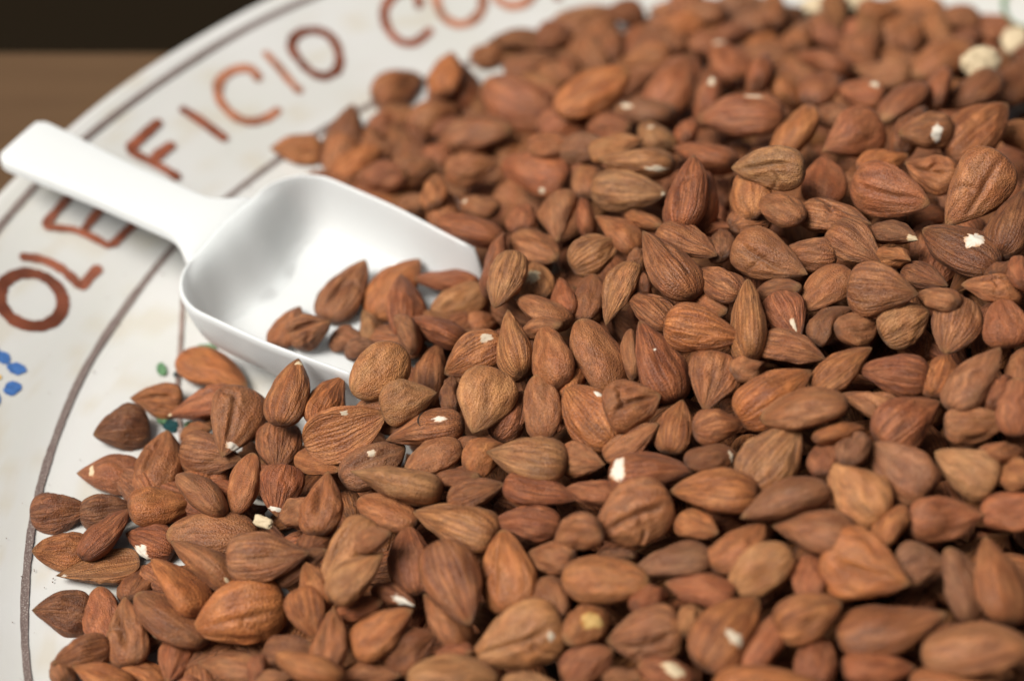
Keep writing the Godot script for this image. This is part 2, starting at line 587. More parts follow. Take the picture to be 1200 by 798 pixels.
# ---------------------------------------------------------------- scoop
func build_scoop() -> void:
	var o := thing("scoop", "white plastic scoop with a flat handle lying on the plate, dug into the almonds", "scoop", Vector3(-0.0905, 0, -0.590))
	var ax := Vector3(0.853, 0, 0.522).normalized()
	var ay := Vector3(ax.z, 0, -ax.x)   # from the axis towards the far side
	o.basis = Basis(ax, Vector3.UP, ax.cross(Vector3.UP))
	# local axes: x along the scoop to its mouth, y up, z to the near side
	var plastic := mat(lin(0.77, 0.79, 0.795), 0.27, 0.5)
	plastic.backlight_enabled = true
	plastic.backlight = Color(0.92, 0.93, 0.93)
	var path: Array[Vector2] = []     # half of the rim, from the mouth to the back
	var inner: Array[Vector2] = []
	for i in 15:
		var t := i / 14.0
		path.append(Vector2(lerpf(74.5, 10.0, t), lerpf(33.8, 37.0, smoothstep(0.0, 0.7, t))))
		inner.append(Vector2(lerpf(74.0, 16.0, t), 29.5))
	for i in 9:
		var a := PI / 2.0 * (i + 1) / 9.0
		path.append(Vector2(10.0 - 17.0 * sin(a), 37.0 - 19.0 * (1.0 - cos(a))))
		inner.append(Vector2(16.0 - 8.0 * sin(a), 29.5 - 8.0 * (1.0 - cos(a))))
	for i in 6:
		var t := (i + 1) / 6.0
		path.append(Vector2(lerpf(-7.0, -8.6, t), lerpf(18.0, 0.0, t)))
		inner.append(Vector2(lerpf(8.0, 13.5, smoothstep(0.0, 0.8, t)), lerpf(21.5, 0.0, t)))
	var half := path.size()
	var rim: Array[Vector2] = []
	var foot: Array[Vector2] = []
	for i in half:
		rim.append(path[i])
		foot.append(inner[i])
	for i in range(half - 2, -1, -1):
		rim.append(Vector2(path[i].x, -path[i].y))
		foot.append(Vector2(inner[i].x, -inner[i].y))
	var n := rim.size()
	var prof_n := 23
	var p := PackedVector3Array()
	for i in n:
		var ra := rim[i]
		var fa := foot[i]
		var d: Vector2 = rim[mini(i + 1, n - 1)] - rim[maxi(i - 1, 0)]
		var outw := Vector2(d.y, -d.x).normalized()
		if outw.dot(ra - Vector2(30, 0)) < 0.0:
			outw = -outw
		var top := 34.0
		if ra.x > 71.0:
			top = 34.0 - 15.0 * pow((ra.x - 71.0) / 3.5, 2.0)
		var lip := 1.5
		var ramp := smoothstep(36.0, 20.0, absf(ra.y)) if ra.x < 3.0 else 0.0
		var row: Array[Vector3] = []
		for k in 10:
			var t := k / 9.0
			var u := 1.0 - t
			var fr := 3.0 * u * u * t * lerpf(0.16, 0.38, ramp) + 3.0 * u * t * t * lerpf(0.42, 0.55, ramp) + t * t * t
			var hh := u * u * u * top + 3.0 * u * u * t * lerpf(lerpf(top, 14.0, 0.62), top - 0.5, ramp) + 3.0 * u * t * t * 14.4 + t * t * t * 14.0
			var w := ra.lerp(fa, fr)
			row.append(Vector3(w.x, hh, -w.y))
		row.reverse()
		var swell := smoothstep(15.0, 23.0, absf(ra.y)) if ra.x < 0.0 else 1.0
		row.append(Vector3(ra.x + outw.x * 0.25, top + 0.75 * swell, -(ra.y + outw.y * 0.25)))
		row.append(Vector3(ra.x + outw.x * lip * 0.5, top + 1.05 * swell, -(ra.y + outw.y * lip * 0.5)))
		row.append(Vector3(ra.x + outw.x * (lip - 0.25), top + 0.7 * swell, -(ra.y + outw.y * (lip - 0.25))))
		row.append(Vector3(ra.x + outw.x * lip, top - 0.2, -(ra.y + outw.y * lip)))
		row.append(Vector3(ra.x + outw.x * lip, top - 1.6, -(ra.y + outw.y * lip)))
		row.append(Vector3(ra.x + outw.x * 1.3, top - 2.2, -(ra.y + outw.y * 1.3)))
		for k in 7:
			var t := (k + 1) / 7.0
			var u := 1.0 - t
			var fr := 3.0 * u * u * t * lerpf(0.16, 0.38, ramp) + 3.0 * u * t * t * lerpf(0.42, 0.55, ramp) + t * t * t
			var hh := u * u * u * (top - 2.2) + 3.0 * u * u * t * lerpf(lerpf(top, 12.5, 0.62), top - 2.6, ramp) + 3.0 * u * t * t * 12.9 + t * t * t * 12.5
			var w := (ra + outw * 1.3).lerp(fa, fr)
			row.append(Vector3(w.x, hh, -w.y))
		for v in row:
			p.append(v * MM)
	prof_n = p.size() / n
	var walls := grid_mesh(p, prof_n, n)
	# the floor: strips from side to side, top and bottom
	var st := SurfaceTool.new()
	st.begin(Mesh.PRIMITIVE_TRIANGLES)
	for lvl in [0, prof_n - 1]:
		for i in half - 1:
			var a := p[i * prof_n + lvl]
			var b := p[(n - 1 - i) * prof_n + lvl]
			var c := p[(i + 1) * prof_n + lvl]
			var d := p[(n - 2 - i) * prof_n + lvl]
			var tri := [a, b, c, c, b, d] if lvl == 0 else [a, c, b, c, d, b]
			for v in tri:
				st.add_vertex(v)
	var caps := [0, n - 1]
	for i in caps:
		for k in prof_n / 2:
			var a := p[i * prof_n + k]
			var b := p[i * prof_n + k + 1]
			var c := p[i * prof_n + prof_n - 1 - k]
			var d := p[i * prof_n + prof_n - 2 - k]
			for v in [a, b, c, b, d, c]:
				st.add_vertex(v)
	var e0 := p[0]
	var e1 := p[prof_n - 1]
	var e2 := p[(n - 1) * prof_n]
	var e3 := p[(n - 1) * prof_n + prof_n - 1]
	for v in [e0, e1, e2, e2, e1, e3]:
		st.add_vertex(v)
	st.generate_normals()
	var bowl := part("bowl", walls, plastic, o)
	part("bowl_floor", st.commit(), plastic, bowl)
	# the handle: a flat bar with rounded edges that flares into the back of the bowl
	var hp := PackedVector3Array()
	var ring_n := 33
	var stations := 46
	for j in stations:
		var t := j / (stations - 1.0)
		var x := lerpf(-97.5, -7.0, t)
		var w := lerpf(12.6, 10.6, smoothstep(-97.0, -50.0, x))
		w += 8.0 * pow(smoothstep(-27.0, -8.0, x), 1.8)
		var rc := 6.5
		var e := (x + 97.5) / rc
		if e < 1.0:
			w = w - rc + rc * sqrt(maxf(1.0 - (1.0 - e) * (1.0 - e), 0.0))
		var thick := 6.4
		var cz := lerpf(2.6, 0.8, smoothstep(-95.0, -20.0, x))
		var y := 34.15 + 2.2 * smoothstep(-25.0, -97.0, x)
		if x > -10.0:
			y -= 0.2 * pow(x + 10.0, 2.0)
		var shrink := clampf(sqrt(maxf(1.0 - pow(1.0 - minf((x + 97.5) / 2.2, 1.0), 2.0), 0.0)), 0.02, 1.0)
		for i in ring_n:
			var a := TAU * i / (ring_n - 1.0)
			var ca := cos(a)
			var sa := sin(a)
			var rr := 2.3
			var bx := signf(ca) * pow(absf(ca), 0.25)
			var zz := (w - rr) * clampf(ca * 2.4, -1.0, 1.0) + rr * ca
			var yy := (thick * 0.5 - rr) * clampf(sa * 2.4, -1.0, 1.0) + rr * sa
			if bx == 99.0:
				zz = 0.0
			hp.append(Vector3(x, y - thick * 0.5 + yy * shrink, cz + zz * (0.55 + 0.45 * shrink)) * MM)
	var handle := part("handle", grid_mesh(hp, ring_n, stations, PackedColorArray(), PackedVector2Array(), true), plastic, o)
	handle.position = Vector3.ZERO

# ---------------------------------------------------------------- table and floor
func build_table() -> void:
	var t := thing("table", "plain brown wooden table under the plate", "table", Vector3(0.05, -0.75, -0.25))
	var wood := mat(lin(0.094, 0.053, 0.026), 0.75, 0.3)
	var n := NoiseTexture2D.new()
	var f := FastNoiseLite.new()
	f.frequency = 0.012
	f.fractal_octaves = 5
	n.noise = f
	n.width = 512
	n.height = 512
	n.seamless = true
	var ramp := Gradient.new()
	ramp.set_color(0, Color(0.90, 0.89, 0.88))
	ramp.set_color(1, Color(1, 1, 1))
	n.color_ramp = ramp
	wood.albedo_texture = n
	wood.uv1_triplanar = true
	wood.uv1_scale = Vector3(1.2, 1.2, 9)
	for i in 4:
		var b := BoxMesh.new()
		b.size = Vector3(2.0, 0.035, 0.2475)
		var pl := part("plank", b, wood, t)
		pl.position = Vector3(0, 0.7243, -0.3635 + 0.25 * i)
	for sx in [-1, 1]:
		for sz in [-1, 1]:
			var l := BoxMesh.new()
			l.size = Vector3(0.06, 0.70, 0.06)
			var leg := part("leg", l, wood, t)
			leg.position = Vector3(0.9 * sx, 0.355, -0.005 + 0.42 * sz)
	var g := MeshInstance3D.new()
	g.name = "ground"
	var pm := PlaneMesh.new()
	pm.size = Vector2(60, 60)
	g.mesh = pm
	g.position = Vector3(0, -0.75, 0)
	g.material_override = mat(lin(0.010, 0.007, 0.004), 0.95, 0.1)
	g.set_meta("kind", "structure")
	add_child(g)

func _ready() -> void:
	# camera: an 85 mm lens on a full frame, looking down at 46 degrees
	var cam := Camera3D.new()
	cam.name = "camera"
	cam.position = Vector3(0, 0.6, 0)
	cam.rotation_degrees = Vector3(-46.3, 0, 0)
	cam.near = 0.05
	cam.far = 100.0
	cam.fov = 16.03
	var lens := CameraAttributesPhysical.new()
	lens.frustum_focal_length = 85.2
	lens.frustum_focus_distance = 0.757
	lens.exposure_aperture = 4.2
	cam.attributes = lens
	add_child(cam)
	# overcast daylight
	var env := Environment.new()
	env.background_mode = Environment.BG_SKY
	var sky_mat := ProceduralSkyMaterial.new()
	sky_mat.sky_top_color = Color(0.83, 0.86, 0.90)
	sky_mat.sky_horizon_color = Color(0.72, 0.74, 0.76)
	sky_mat.sky_curve = 0.3
	sky_mat.ground_bottom_color = Color(0.10, 0.08, 0.06)
	sky_mat.ground_horizon_color = Color(0.25, 0.22, 0.19)
	sky_mat.sky_energy_multiplier = 0.27
	var sky := Sky.new()
	sky.sky_material = sky_mat
	env.sky = sky
	env.tonemap_mode = Environment.TONE_MAPPER_LINEAR
	env.tonemap_exposure = 2.9
	env.sdfgi_enabled = true
	env.ssao_enabled = true
	env.ssil_enabled = true
	var we := WorldEnvironment.new()
	we.name = "world_environment"
	we.environment = env
	add_child(we)
	var sun := DirectionalLight3D.new()
	sun.name = "sun"
	sun.light_energy = 0.60
	sun.light_color = Color(1.0, 0.98, 0.95)
	sun.light_angular_distance = 28.0
	sun.shadow_enabled = true
	sun.rotation_degrees = Vector3(-57, -72, 0)
	add_child(sun)

	noise.noise_type = FastNoiseLite.TYPE_SIMPLEX_SMOOTH
	noise.frequency = 1.0
	noise.fractal_type = FastNoiseLite.FRACTAL_NONE
	noise.seed = 3
	lump_noise.noise_type = FastNoiseLite.TYPE_SIMPLEX_SMOOTH
	lump_noise.frequency = 1.0
	lump_noise.fractal_type = FastNoiseLite.FRACTAL_NONE
	lump_noise.seed = 11

	build_table()
	for k in [["dark", 0.125, 0.037, 0.019], ["mid", 0.200, 0.061, 0.032], ["pale", 0.285, 0.115, 0.064], ["blue", 0.048, 0.122, 0.318], ["green", 0.089, 0.178, 0.089], ["teal", 0.009, 0.041, 0.044], ["ochre", 0.5, 0.33, 0.1], ["thin", 0.222, 0.163, 0.141]]:
		paint_material(k[0], Color(k[1], k[2], k[3]))
	var rm := mat(Color.WHITE, 0.36, 0.5)
	rm.albedo_color = lin(0.76, 0.76, 0.76)
	rm.vertex_color_use_as_albedo = true
	var sp := NoiseTexture2D.new()
	var sn := FastNoiseLite.new()
	sn.frequency = 0.22
	sn.fractal_octaves = 2
	sp.noise = sn
	sp.width = 512
	sp.height = 512
	sp.seamless = true
	var sr := Gradient.new()
	sr.set_color(0, Color(0.36, 0.31, 0.29))
	sr.set_color(1, Color(0.80, 0.78, 0.75))
	sr.add_point(0.45, Color(0.46, 0.395, 0.375))
	sr.add_point(0.66, Color(0.50, 0.43, 0.41))
	sr.add_point(0.74, Color(0.76, 0.73, 0.70))
	sp.color_ramp = sr
	rm.albedo_texture = sp
	rm.uv1_triplanar = true
	rm.uv1_scale = Vector3(14, 14, 14)
	paint_mats["ring"] = rm
	build_plate()
	ring(RING_R, 0.0024)
	ring(0.3111, 0.0023)
	letter("O", [[V2(-156.5, -589.9), V2(-160.4, -594.2), V2(-165.6, -595.9), V2(-170.8, -594.5), V2(-174.6, -590.4), V2(-175.9, -584.8), V2(-174.5, -579.1), V2(-170.6, -574.8), V2(-165.5, -573.2), V2(-160.3, -574.5), V2(-156.5, -578.6), V2(-155.1, -584.2), V2(-156.5, -589.9)]], 4.65, "dark")
	letter("L", [[V2(-171.8, -602.1), V2(-163.6, -602.5), V2(-156.1, -599.4), V2(-149.9, -593.6)], [V2(-150.3, -592.6), V2(-148.0, -598.0), V2(-144.5, -604.8)]], 3.72, "mid")
	letter("E", [[V2(-165.6, -617.2), V2(-159.6, -617.9), V2(-155.0, -618.3), V2(-148.4, -616.5), V2(-141.7, -613.5)], [V2(-165.3, -617.3), V2(-162.3, -623.8), V2(-158.7, -631.3), V2(-155.7, -636.6)], [V2(-151.8, -618.7), V2(-149.7, -623.8), V2(-146.8, -629.9), V2(-144.8, -634.2)], [V2(-142.0, -613.8), V2(-138.2, -620.5), V2(-134.6, -626.3), V2(-132.6, -629.8)]], 3.10, "mid")
	letter("I", [[V2(-149.9, -643.5), V2(-142.4, -640.6), V2(-135.6, -637.2)]], 3.72, "mid")
	letter("F", [[V2(-140.4, -658.2), V2(-136.1, -656.5), V2(-131.7, -654.8), V2(-126.0, -652.2), V2(-120.6, -649.1)], [V2(-140.4, -657.8), V2(-137.7, -662.0), V2(-134.5, -667.0), V2(-129.6, -674.4)], [V2(-131.1, -655.3), V2(-129.0, -658.9), V2(-124.0, -665.1)]], 3.72, "mid")
	letter("I", [[V2(-123.4, -681.4), V2(-115.8, -677.2), V2(-109.4, -672.9), V2(-105.1, -670.1)]], 3.88, "mid")
	letter("C", [[V2(-96.0, -698.9), V2(-96.6, -702.5), V2(-100.0, -704.4), V2(-105.5, -702.3), V2(-109.7, -696.9), V2(-110.0, -690.2), V2(-107.6, -685.5), V2(-102.7, -681.2), V2(-97.4, -680.4), V2(-91.3, -683.5), V2(-86.9, -688.6)]], 3.72, "pale")
	letter("I", [[V2(-94.5, -713.5), V2(-88.9, -707.6), V2(-83.8, -701.3), V2(-79.1, -696.7)]], 3.41, "pale")
	letter("O", [[V2(-84.2, -718.5), V2(-82.8, -722.9), V2(-79.1, -725.7), V2(-75.2, -726.6), V2(-71.0, -725.6), V2(-67.6, -721.6), V2(-66.0, -715.7), V2(-66.3, -710.9), V2(-68.6, -707.6), V2(-72.4, -705.9), V2(-77.0, -707.6), V2(-81.0, -711.9), V2(-83.7, -715.8), V2(-84.2, -718.5)]], 3.72, "dark")
	letter("C", [[V2(-36.7, -742.6), V2(-36.4, -747.3), V2(-38.9, -750.7), V2(-44.4, -749.1), V2(-48.6, -743.6), V2(-49.6, -737.4), V2(-47.2, -730.5), V2(-42.2, -726.4), V2(-36.8, -727.7), V2(-30.9, -734.5)]], 3.72, "mid")
	letter("O", [[V2(-30.0, -752.2), V2(-29.4, -747.0), V2(-26.6, -740.4), V2(-21.0, -737.7), V2(-15.5, -740.1), V2(-11.7, -746.5), V2(-12.1, -754.4), V2(-15.7, -760.7), V2(-22.4, -762.5), V2(-27.9, -758.5), V2(-30.0, -752.2)]], 3.72, "pale")
	letter("C", [[V2(10.1, -758.1), V2(6.7, -752.5), V2(3.3, -749.7), V2(-1.1, -748.8), V2(-5.0, -750.6), V2(-7.3, -756.3), V2(-6.7, -763.0), V2(-2.2, -767.5), V2(3.4, -768.1)]], 3.72, "pale")
	letter("I", [[V2(19.0, -752.9), V2(15.7, -758.6), V2(12.9, -765.0)]], 3.41, "mid")
	blot("petal", V2(-171.4, -557.6), V2(2.3, 0.8), V2(0.5, -2.5), "blue")
	blot("petal", V2(-166.6, -554.0), V2(3.0, -0.2), V2(-0.1, -2.6), "blue")
	blot("petal", V2(-166.8, -545.5), V2(2.4, -2.0), V2(-1.1, -2.4), "blue")
	blot("petal", V2(-172.0, -539.1), V2(0.5, -3.7), V2(-2.0, -0.5), "blue")
	blot("petal", V2(-176.7, -542.3), V2(-2.6, -1.2), V2(-0.6, 2.4), "blue")
	blot("petal", V2(-176.9, -551.8), V2(-2.6, 1.3), V2(0.7, 2.4), "blue")
	blot("petal", V2(-174.7, -559.7), V2(-1.3, -3.0), V2(-1.6, 1.3), "blue")
	blot("flower_eye", V2(-171.9, -549.0), V2(1.1, -0.3), V2(-0.1, -1.1), "ochre")
	blot("leaf", V2(-119.0, -559.3), V2(1.5, -0.6), V2(-0.9, -3.0), "green")
	blot("leaf", V2(-113.5, -556.9), V2(1.4, -0.0), V2(-0.1, -1.5), "teal")
	blot("leaf", V2(-104.6, -569.7), V2(3.5, -0.0), V2(-0.1, -1.6), "green")
	blot("leaf", V2(-113.3, -533.8), V2(2.7, -0.0), V2(-0.3, -2.7), "teal")
	blot("leaf", V2(-116.4, -536.8), V2(1.8, -0.9), V2(-0.7, -2.0), "green")
	blot("leaf", V2(-107.1, -534.1), V2(1.8, -0.0), V2(-0.2, -1.8), "green")
	blot("leaf", V2(-108.6, -522.5), V2(1.1, -0.0), V2(-0.2, -1.7), "teal")
	stroke("stem", [V2(-115.5, -601.9), V2(-114.7, -587.2), V2(-113.9, -572.9), V2(-113.3, -556.9), V2(-112.4, -545.2), V2(-109.8, -530.0), V2(-108.0, -517.0)], 1.5, "thin")
	stroke("scroll", [V2(197.4, -761.2), V2(193.9, -753.6), V2(193.4, -748.1), V2(195.8, -742.7), V2(200.5, -739.9), V2(207.3, -742.0)], 1.9, "green")
	build_scoop()

	for k in [["w", 0.465, 0.390, 0.292], ["W", 0.555, 0.510, 0.435], ["c", 0.480, 0.383, 0.247], ["y", 0.495, 0.315, 0.112]]:
		var fm := mat(lin(k[1], k[2], k[3]), 0.6, 0.4)
		fm.vertex_color_use_as_albedo = true
		flesh_mats[k[0]] = fm
	flesh_mats["k"] = mat(lin(0.03, 0.02, 0.015), 0.8, 0.2)
	flesh_mats["s"] = mat(lin(0.45, 0.42, 0.36), 0.6, 0.3)
	for i in 6:
		skin.append(skin_material(20 + i * 13, 0.28 if i < 3 else 0.72))
	nut("smooth brown almond, tip right, just up right of the almond propped in the scoop", V(-34.0, 18.2, -622.5), V(-36, 39, -3), V(10.6, 7.3, 16.1), "m", "s")
	nut("plump smooth brown almond, tip up, second down left of the nicked almond", V(-24.4, 22.6, -615.1), V(5, -179, -23), V(11.5, 7.3, 19.1), "m", "s")
	nut("plump smooth orange-brown almond, tip up, second left of the nicked almond", V(-27.0, 27.6, -619.5), V(6, -179, -31), V(11.1, 7.3, 18.1), "o", "s")
	nut("smooth brown almond, tip right, third above the nicked almond", V(-8.4, 3.0, -722.3), V(10, 117, 24), V(10.5, 7.3, 17.4), "m", "s")
	nut("smooth reddish almond, tip up, second up left of the nicked almond", V(-17.6, 5.6, -701.5), V(-8, -164, 41), V(16.9, 10.1, 26.0), "r", "s")
	nut("smooth orange-brown almond, tip up, fourth up left of the nicked almond", V(-24.6, 14.0, -698.9), V(-6, 174, -28), V(14.2, 9.0, 22.7), "o", "s")
	nut("smooth brown almond, tip up right, just up right of the almond behind the scoop corner", V(-42.8, 4.5, -701.5), V(3, 136, 39), V(15.3, 8.7, 24.4), "m", "s")
	nut("ridged dark almond, tip up, next right of the almond behind the scoop corner", V(-62.2, 5.8, -672.0), V(-19, 168, -22), V(17.3, 10.8, 29.3), "d", "w")
	nut("orange almond alone on the plate behind the scoop corner", V(-79.8, 3.9, -667.0), V(-4, -93, -48), V(13.3, 7.3, 19.7), "o", "s")
	nut("smooth brown almond, tip left, next down left of the nicked almond", V(-12.0, 26.8, -612.2), V(13, -125, 9), V(10.6, 7.3, 17.3), "m", "s", [[54, 0.71, 1.1, 1.1, "w"]])
	nut("smooth brown almond, tip right, fifth right of the almond behind the scoop corner", V(-35.6, 12.5, -645.9), V(-13, 106, 46), V(11.7, 7.5, 18.4), "m", "s")
	nut("smooth reddish almond, tip up right, fourth right of the almond behind the scoop corner", V(-46.8, 3.5, -679.4), V(-9, 136, 37), V(12.5, 7.3, 17.8), "r", "s")
	nut("smooth reddish almond, tip up left, next above the nicked almond", V(1.6, 13.8, -682.0), V(-6, -127, -41), V(19.5, 9.8, 32.2), "r", "s")
	nut("smooth orange-brown almond, tip up right, second right of the almond behind the scoop corner", V(-56.8, 6.9, -657.2), V(-3, 135, -13), V(13.3, 7.7, 22.2), "o", "s")
	nut("slender smooth reddish almond, tip left, second up left of the cream-faced almond", V(-14.3, 33.3, -593.1), V(16, -127, 44), V(17.3, 10.6, 28.6), "r", "s")
	nut("smooth brown almond, tip up right, third up left of the nicked almond", V(-28.5, 4.6, -683.6), V(-3, 130, 36), V(15.1, 10.0, 23.5), "m", "s")
	nut("smooth brown almond, tip right, next left of the nicked almond", V(-14.2, 21.2, -637.5), V(-12, 91, 48), V(12.8, 7.3, 19.9), "m", "s")
	nut("smooth dusky almond, tip right, next up left of the nicked almond", V(-13.1, 12.4, -666.4), V(-18, 81, 2), V(15.6, 10.1, 27.9), "p", "s")
	nut("smooth reddish almond, tip right, third right of the almond behind the scoop corner", V(-45.8, 13.0, -641.9), V(-17, 86, 50), V(12.1, 7.3, 17.4), "r", "s")
	nut("large reddish almond with a small white nick, behind the scoop", V(7.7, 31.6, -624.9), V(10, -123, -23), V(17.3, 10.3, 29.1), "r", "s", [[25, 0.23, 1.6, 1.5, "w"]])
	nut("smooth orange-brown almond, tip up right, next right of the almond propped in the scoop", V(-39.7, 18.9, -580.3), V(-11, 147, -4), V(16.8, 10.2, 28.8), "o", "s")
	nut("brown almond deepest in the scoop, against its near wall", V(-74.8, 17.2, -563.8), V(1, 161, -12), V(11.9, 7.3, 20.5), "m", "s")
	nut("smooth brown almond, tip right, next above the frayed-top almond", V(-9.5, 18.1, -563.9), V(25, 129, -3), V(10.5, 7.3, 14.7), "m", "s")
	nut("slender smooth reddish almond, tip left, third above the frayed-top almond", V(-22.3, 20.0, -581.8), V(-9, -86, 44), V(15.0, 9.1, 23.6), "r", "s")
	nut("smooth tan almond, tip up, just down right of the almond propped in the scoop", V(-47.0, 18.1, -561.5), V(-7, -162, 42), V(11.5, 7.3, 17.6), "a", "s")
	nut("smooth dusky almond, tip right, next below the almond propped in the scoop", V(-54.6, 18.1, -556.5), V(-26, 62, -3), V(10.5, 7.3, 14.2), "p", "s")
	nut("plump smooth dusky almond, tip right, second below the almond propped in the scoop", V(-49.2, 21.9, -548.5), V(-23, 67, -10), V(10.5, 7.3, 12.5), "p", "s")
	nut("upright brown almond with its tip on the scoop back wall", V(-56.4, 18.4, -579.3), V(-9, 154, -8), V(16.2, 9.2, 28.5), "m", "c")
	nut("ridged reddish almond, tip up, second right of the almond propped in the scoop", V(-35.5, 23.7, -566.9), V(-7, -174, 36), V(15.8, 9.7, 28.1), "r", "w")
	nut("plump creased brown almond, tip right, just right of the deepest almond in the scoop", V(-67.2, 22.3, -556.9), V(-32, 82, 53), V(11.9, 7.3, 17.9), "m", "c")
	nut("smooth tan almond, tip down left, second above the frayed-top almond", V(-18.1, 20.2, -570.9), V(3, -59, -40), V(13.2, 7.8, 21.5), "a", "s")
	nut("smooth brown almond, tip up left, just left of the frayed-top almond", V(-34.5, 27.9, -550.0), V(0, -160, 70), V(10.5, 7.3, 17.7), "m", "s")
	nut("slender ridged reddish almond, tip up left, just up left of the frayed-top almond", V(-25.0, 27.4, -552.0), V(1, -121, 51), V(15.2, 9.1, 23.3), "r", "w")
	nut("smooth reddish almond, tip left, second above the nicked almond", V(9.8, 4.1, -714.2), V(-0, -105, 14), V(15.9, 9.9, 24.1), "r", "s")
	nut("smooth reddish almond, tip right, third up right of the nicked almond", V(20.5, 23.3, -660.1), V(-4, 114, 22), V(14.7, 9.3, 23.2), "r", "s")
	nut("slender smooth orange-brown almond, tip left, third up left of the fuzzy bent almond", V(157.0, 3.6, -751.6), V(1, -107, 4), V(14.8, 9.5, 26.3), "o", "s")
	nut("smooth dusky almond, tip right, third above the pale-crescent almond", V(90.9, 3.1, -752.9), V(-4, 101, 1), V(14.6, 8.2, 22.2), "p", "s")
	nut("slender smooth brown almond, tip left, second up left of the pale-crescent almond", V(64.5, 4.2, -746.8), V(5, -112, 24), V(15.0, 9.6, 23.5), "m", "s")
	nut("smooth brown almond, tip up right, fourth up left of the pale-crescent almond", V(28.3, 4.1, -741.7), V(-4, 122, -3), V(17.3, 10.4, 28.6), "m", "s")
	nut("smooth reddish almond, tip right, second up left of the white-oval almond", V(34.6, 27.5, -653.0), V(-19, 66, 19), V(10.5, 7.3, 17.7), "r", "s")
	nut("smooth dusky almond, tip right, fourth up right of the pale-crescent almond", V(104.7, 3.5, -744.3), V(-1, 117, 7), V(13.8, 9.3, 22.9), "p", "s")
	nut("smooth dusky almond, tip up right, third up right of the pale-crescent almond", V(93.8, 6.8, -736.9), V(-14, 118, 2), V(13.3, 7.5, 21.1), "p", "s")
	nut("slender smooth orange-brown almond, tip right, second above the pale-crescent almond", V(66.2, 8.3, -734.1), V(-6, 113, -14), V(14.0, 8.3, 24.2), "o", "s")
	nut("smooth reddish almond, tip left, second above the fuzzy bent almond", V(187.0, 2.8, -740.0), V(-0, -121, -16), V(11.7, 7.4, 19.5), "r", "s")
	nut("plump smooth reddish almond, tip up right, next up left of the pale-crescent almond", V(49.8, 5.1, -723.1), V(-5, 156, 21), V(18.4, 10.7, 27.5), "r", "s")
	nut("plump smooth dark almond, tip up right, just right of the fuzzy bent almond", V(185.2, 21.4, -685.8), V(-1, 152, -16), V(17.3, 10.3, 31.0), "d", "s")
	nut("smooth reddish almond, tip up, just left of the fuzzy bent almond", V(151.4, 41.7, -655.8), V(22, 163, -80), V(17.3, 9.5, 27.0), "r", "s")
	nut("plump smooth reddish almond, tip up, just down left of the pale-crescent almond", V(61.3, 39.5, -637.2), V(24, 172, -58), V(11.1, 7.3, 18.5), "r", "s")
	nut("dark ridged almond lying apart on the bare plate", V(-128.8, 4.5, -528.9), V(-6, -71, -43), V(15.9, 8.3, 19.0), "d", "w")
	nut("smooth orange-brown almond, tip up right, next above the fuzzy bent almond", V(173.8, 5.0, -736.6), V(-4, 120, 2), V(15.0, 9.4, 22.8), "o", "s")
	nut("plump smooth brown almond, tip up right, second up left of the fuzzy bent almond", V(153.5, 5.0, -733.9), V(-10, 140, 27), V(19.2, 9.6, 29.1), "m", "s")
	nut("smooth dusky almond, tip up right, third up right of the pale-striped reddish almond", V(109.9, 3.9, -730.8), V(-9, 152, -20), V(14.2, 8.1, 24.4), "p", "s")
	nut("smooth brown almond, tip up right, next above the pale-crescent almond", V(72.6, 5.3, -727.7), V(-12, 133, -22), V(17.3, 9.7, 28.3), "m", "s")
	nut("smooth brown almond, tip up right, third up left of the pale-crescent almond", V(32.3, 6.7, -725.5), V(-26, 153, 20), V(19.5, 11.0, 29.1), "m", "s")
	nut("smooth orange-brown almond, tip right, second up right of the pale-crescent almond", V(97.2, 6.1, -726.1), V(11, 130, -1), V(11.5, 7.3, 18.0), "o", "s")
	nut("plump smooth orange-brown almond, tip up, second up right of the pale-striped reddish almond", V(99.0, 33.0, -670.2), V(11, 179, 35), V(16.1, 9.3, 26.5), "o", "s")
	nut("smooth orange-brown almond, tip right, just below the dark almond with white end", V(120.7, 70.8, -541.8), V(-35, 32, -28), V(10.5, 6.6, 14.7), "o", "s")
	nut("smooth dark almond, tip right, next down right of the white-scarred dark almond", V(151.9, 74.2, -532.1), V(25, 137, -47), V(10.5, 6.2, 14.4), "d", "s")
	nut("smooth orange-brown almond, tip right, just left of the crumb-edged almond", V(-102.3, 8.4, -524.3), V(-40, 69, -30), V(10.5, 6.5, 12.5), "o", "s")
	nut("ridged dark almond, tip right, just down left of the fleck-tipped almond", V(-144.5, 3.8, -493.7), V(-9, 89, 41), V(13.6, 7.3, 20.1), "d", "w")
	nut("smooth reddish almond, tip left, fourth up left of the almond with white square fleck", V(129.9, 5.5, -729.7), V(2, -111, -51), V(16.9, 10.5, 24.4), "r", "s")
	nut("smooth brown almond, tip right, next up right of the nicked almond", V(13.8, 40.2, -628.7), V(-14, 74, 10), V(10.5, 7.3, 17.3), "m", "s")
	nut("slender smooth reddish almond, tip right, second up right of the zigzag-creased teardrop almond", V(66.5, 56.5, -570.1), V(-37, 47, -27), V(10.5, 5.1, 16.7), "r", "s")
	nut("smooth orange almond at the pile edge under the scoop side", V(-100.5, 3.7, -555.7), V(-1, 58, -13), V(16.4, 9.2, 28.0), "o", "s")
	nut("ridged orange-brown almond, tip left, just up left of the cut olive almond", V(-142.2, 3.8, -477.6), V(-14, -78, -40), V(13.4, 7.3, 18.3), "o", "w")
	nut("smooth dusky almond, tip right, second up right of the nicked almond", V(24.5, 44.7, -622.2), V(-25, 74, 25), V(11.7, 7.3, 17.8), "p", "s")
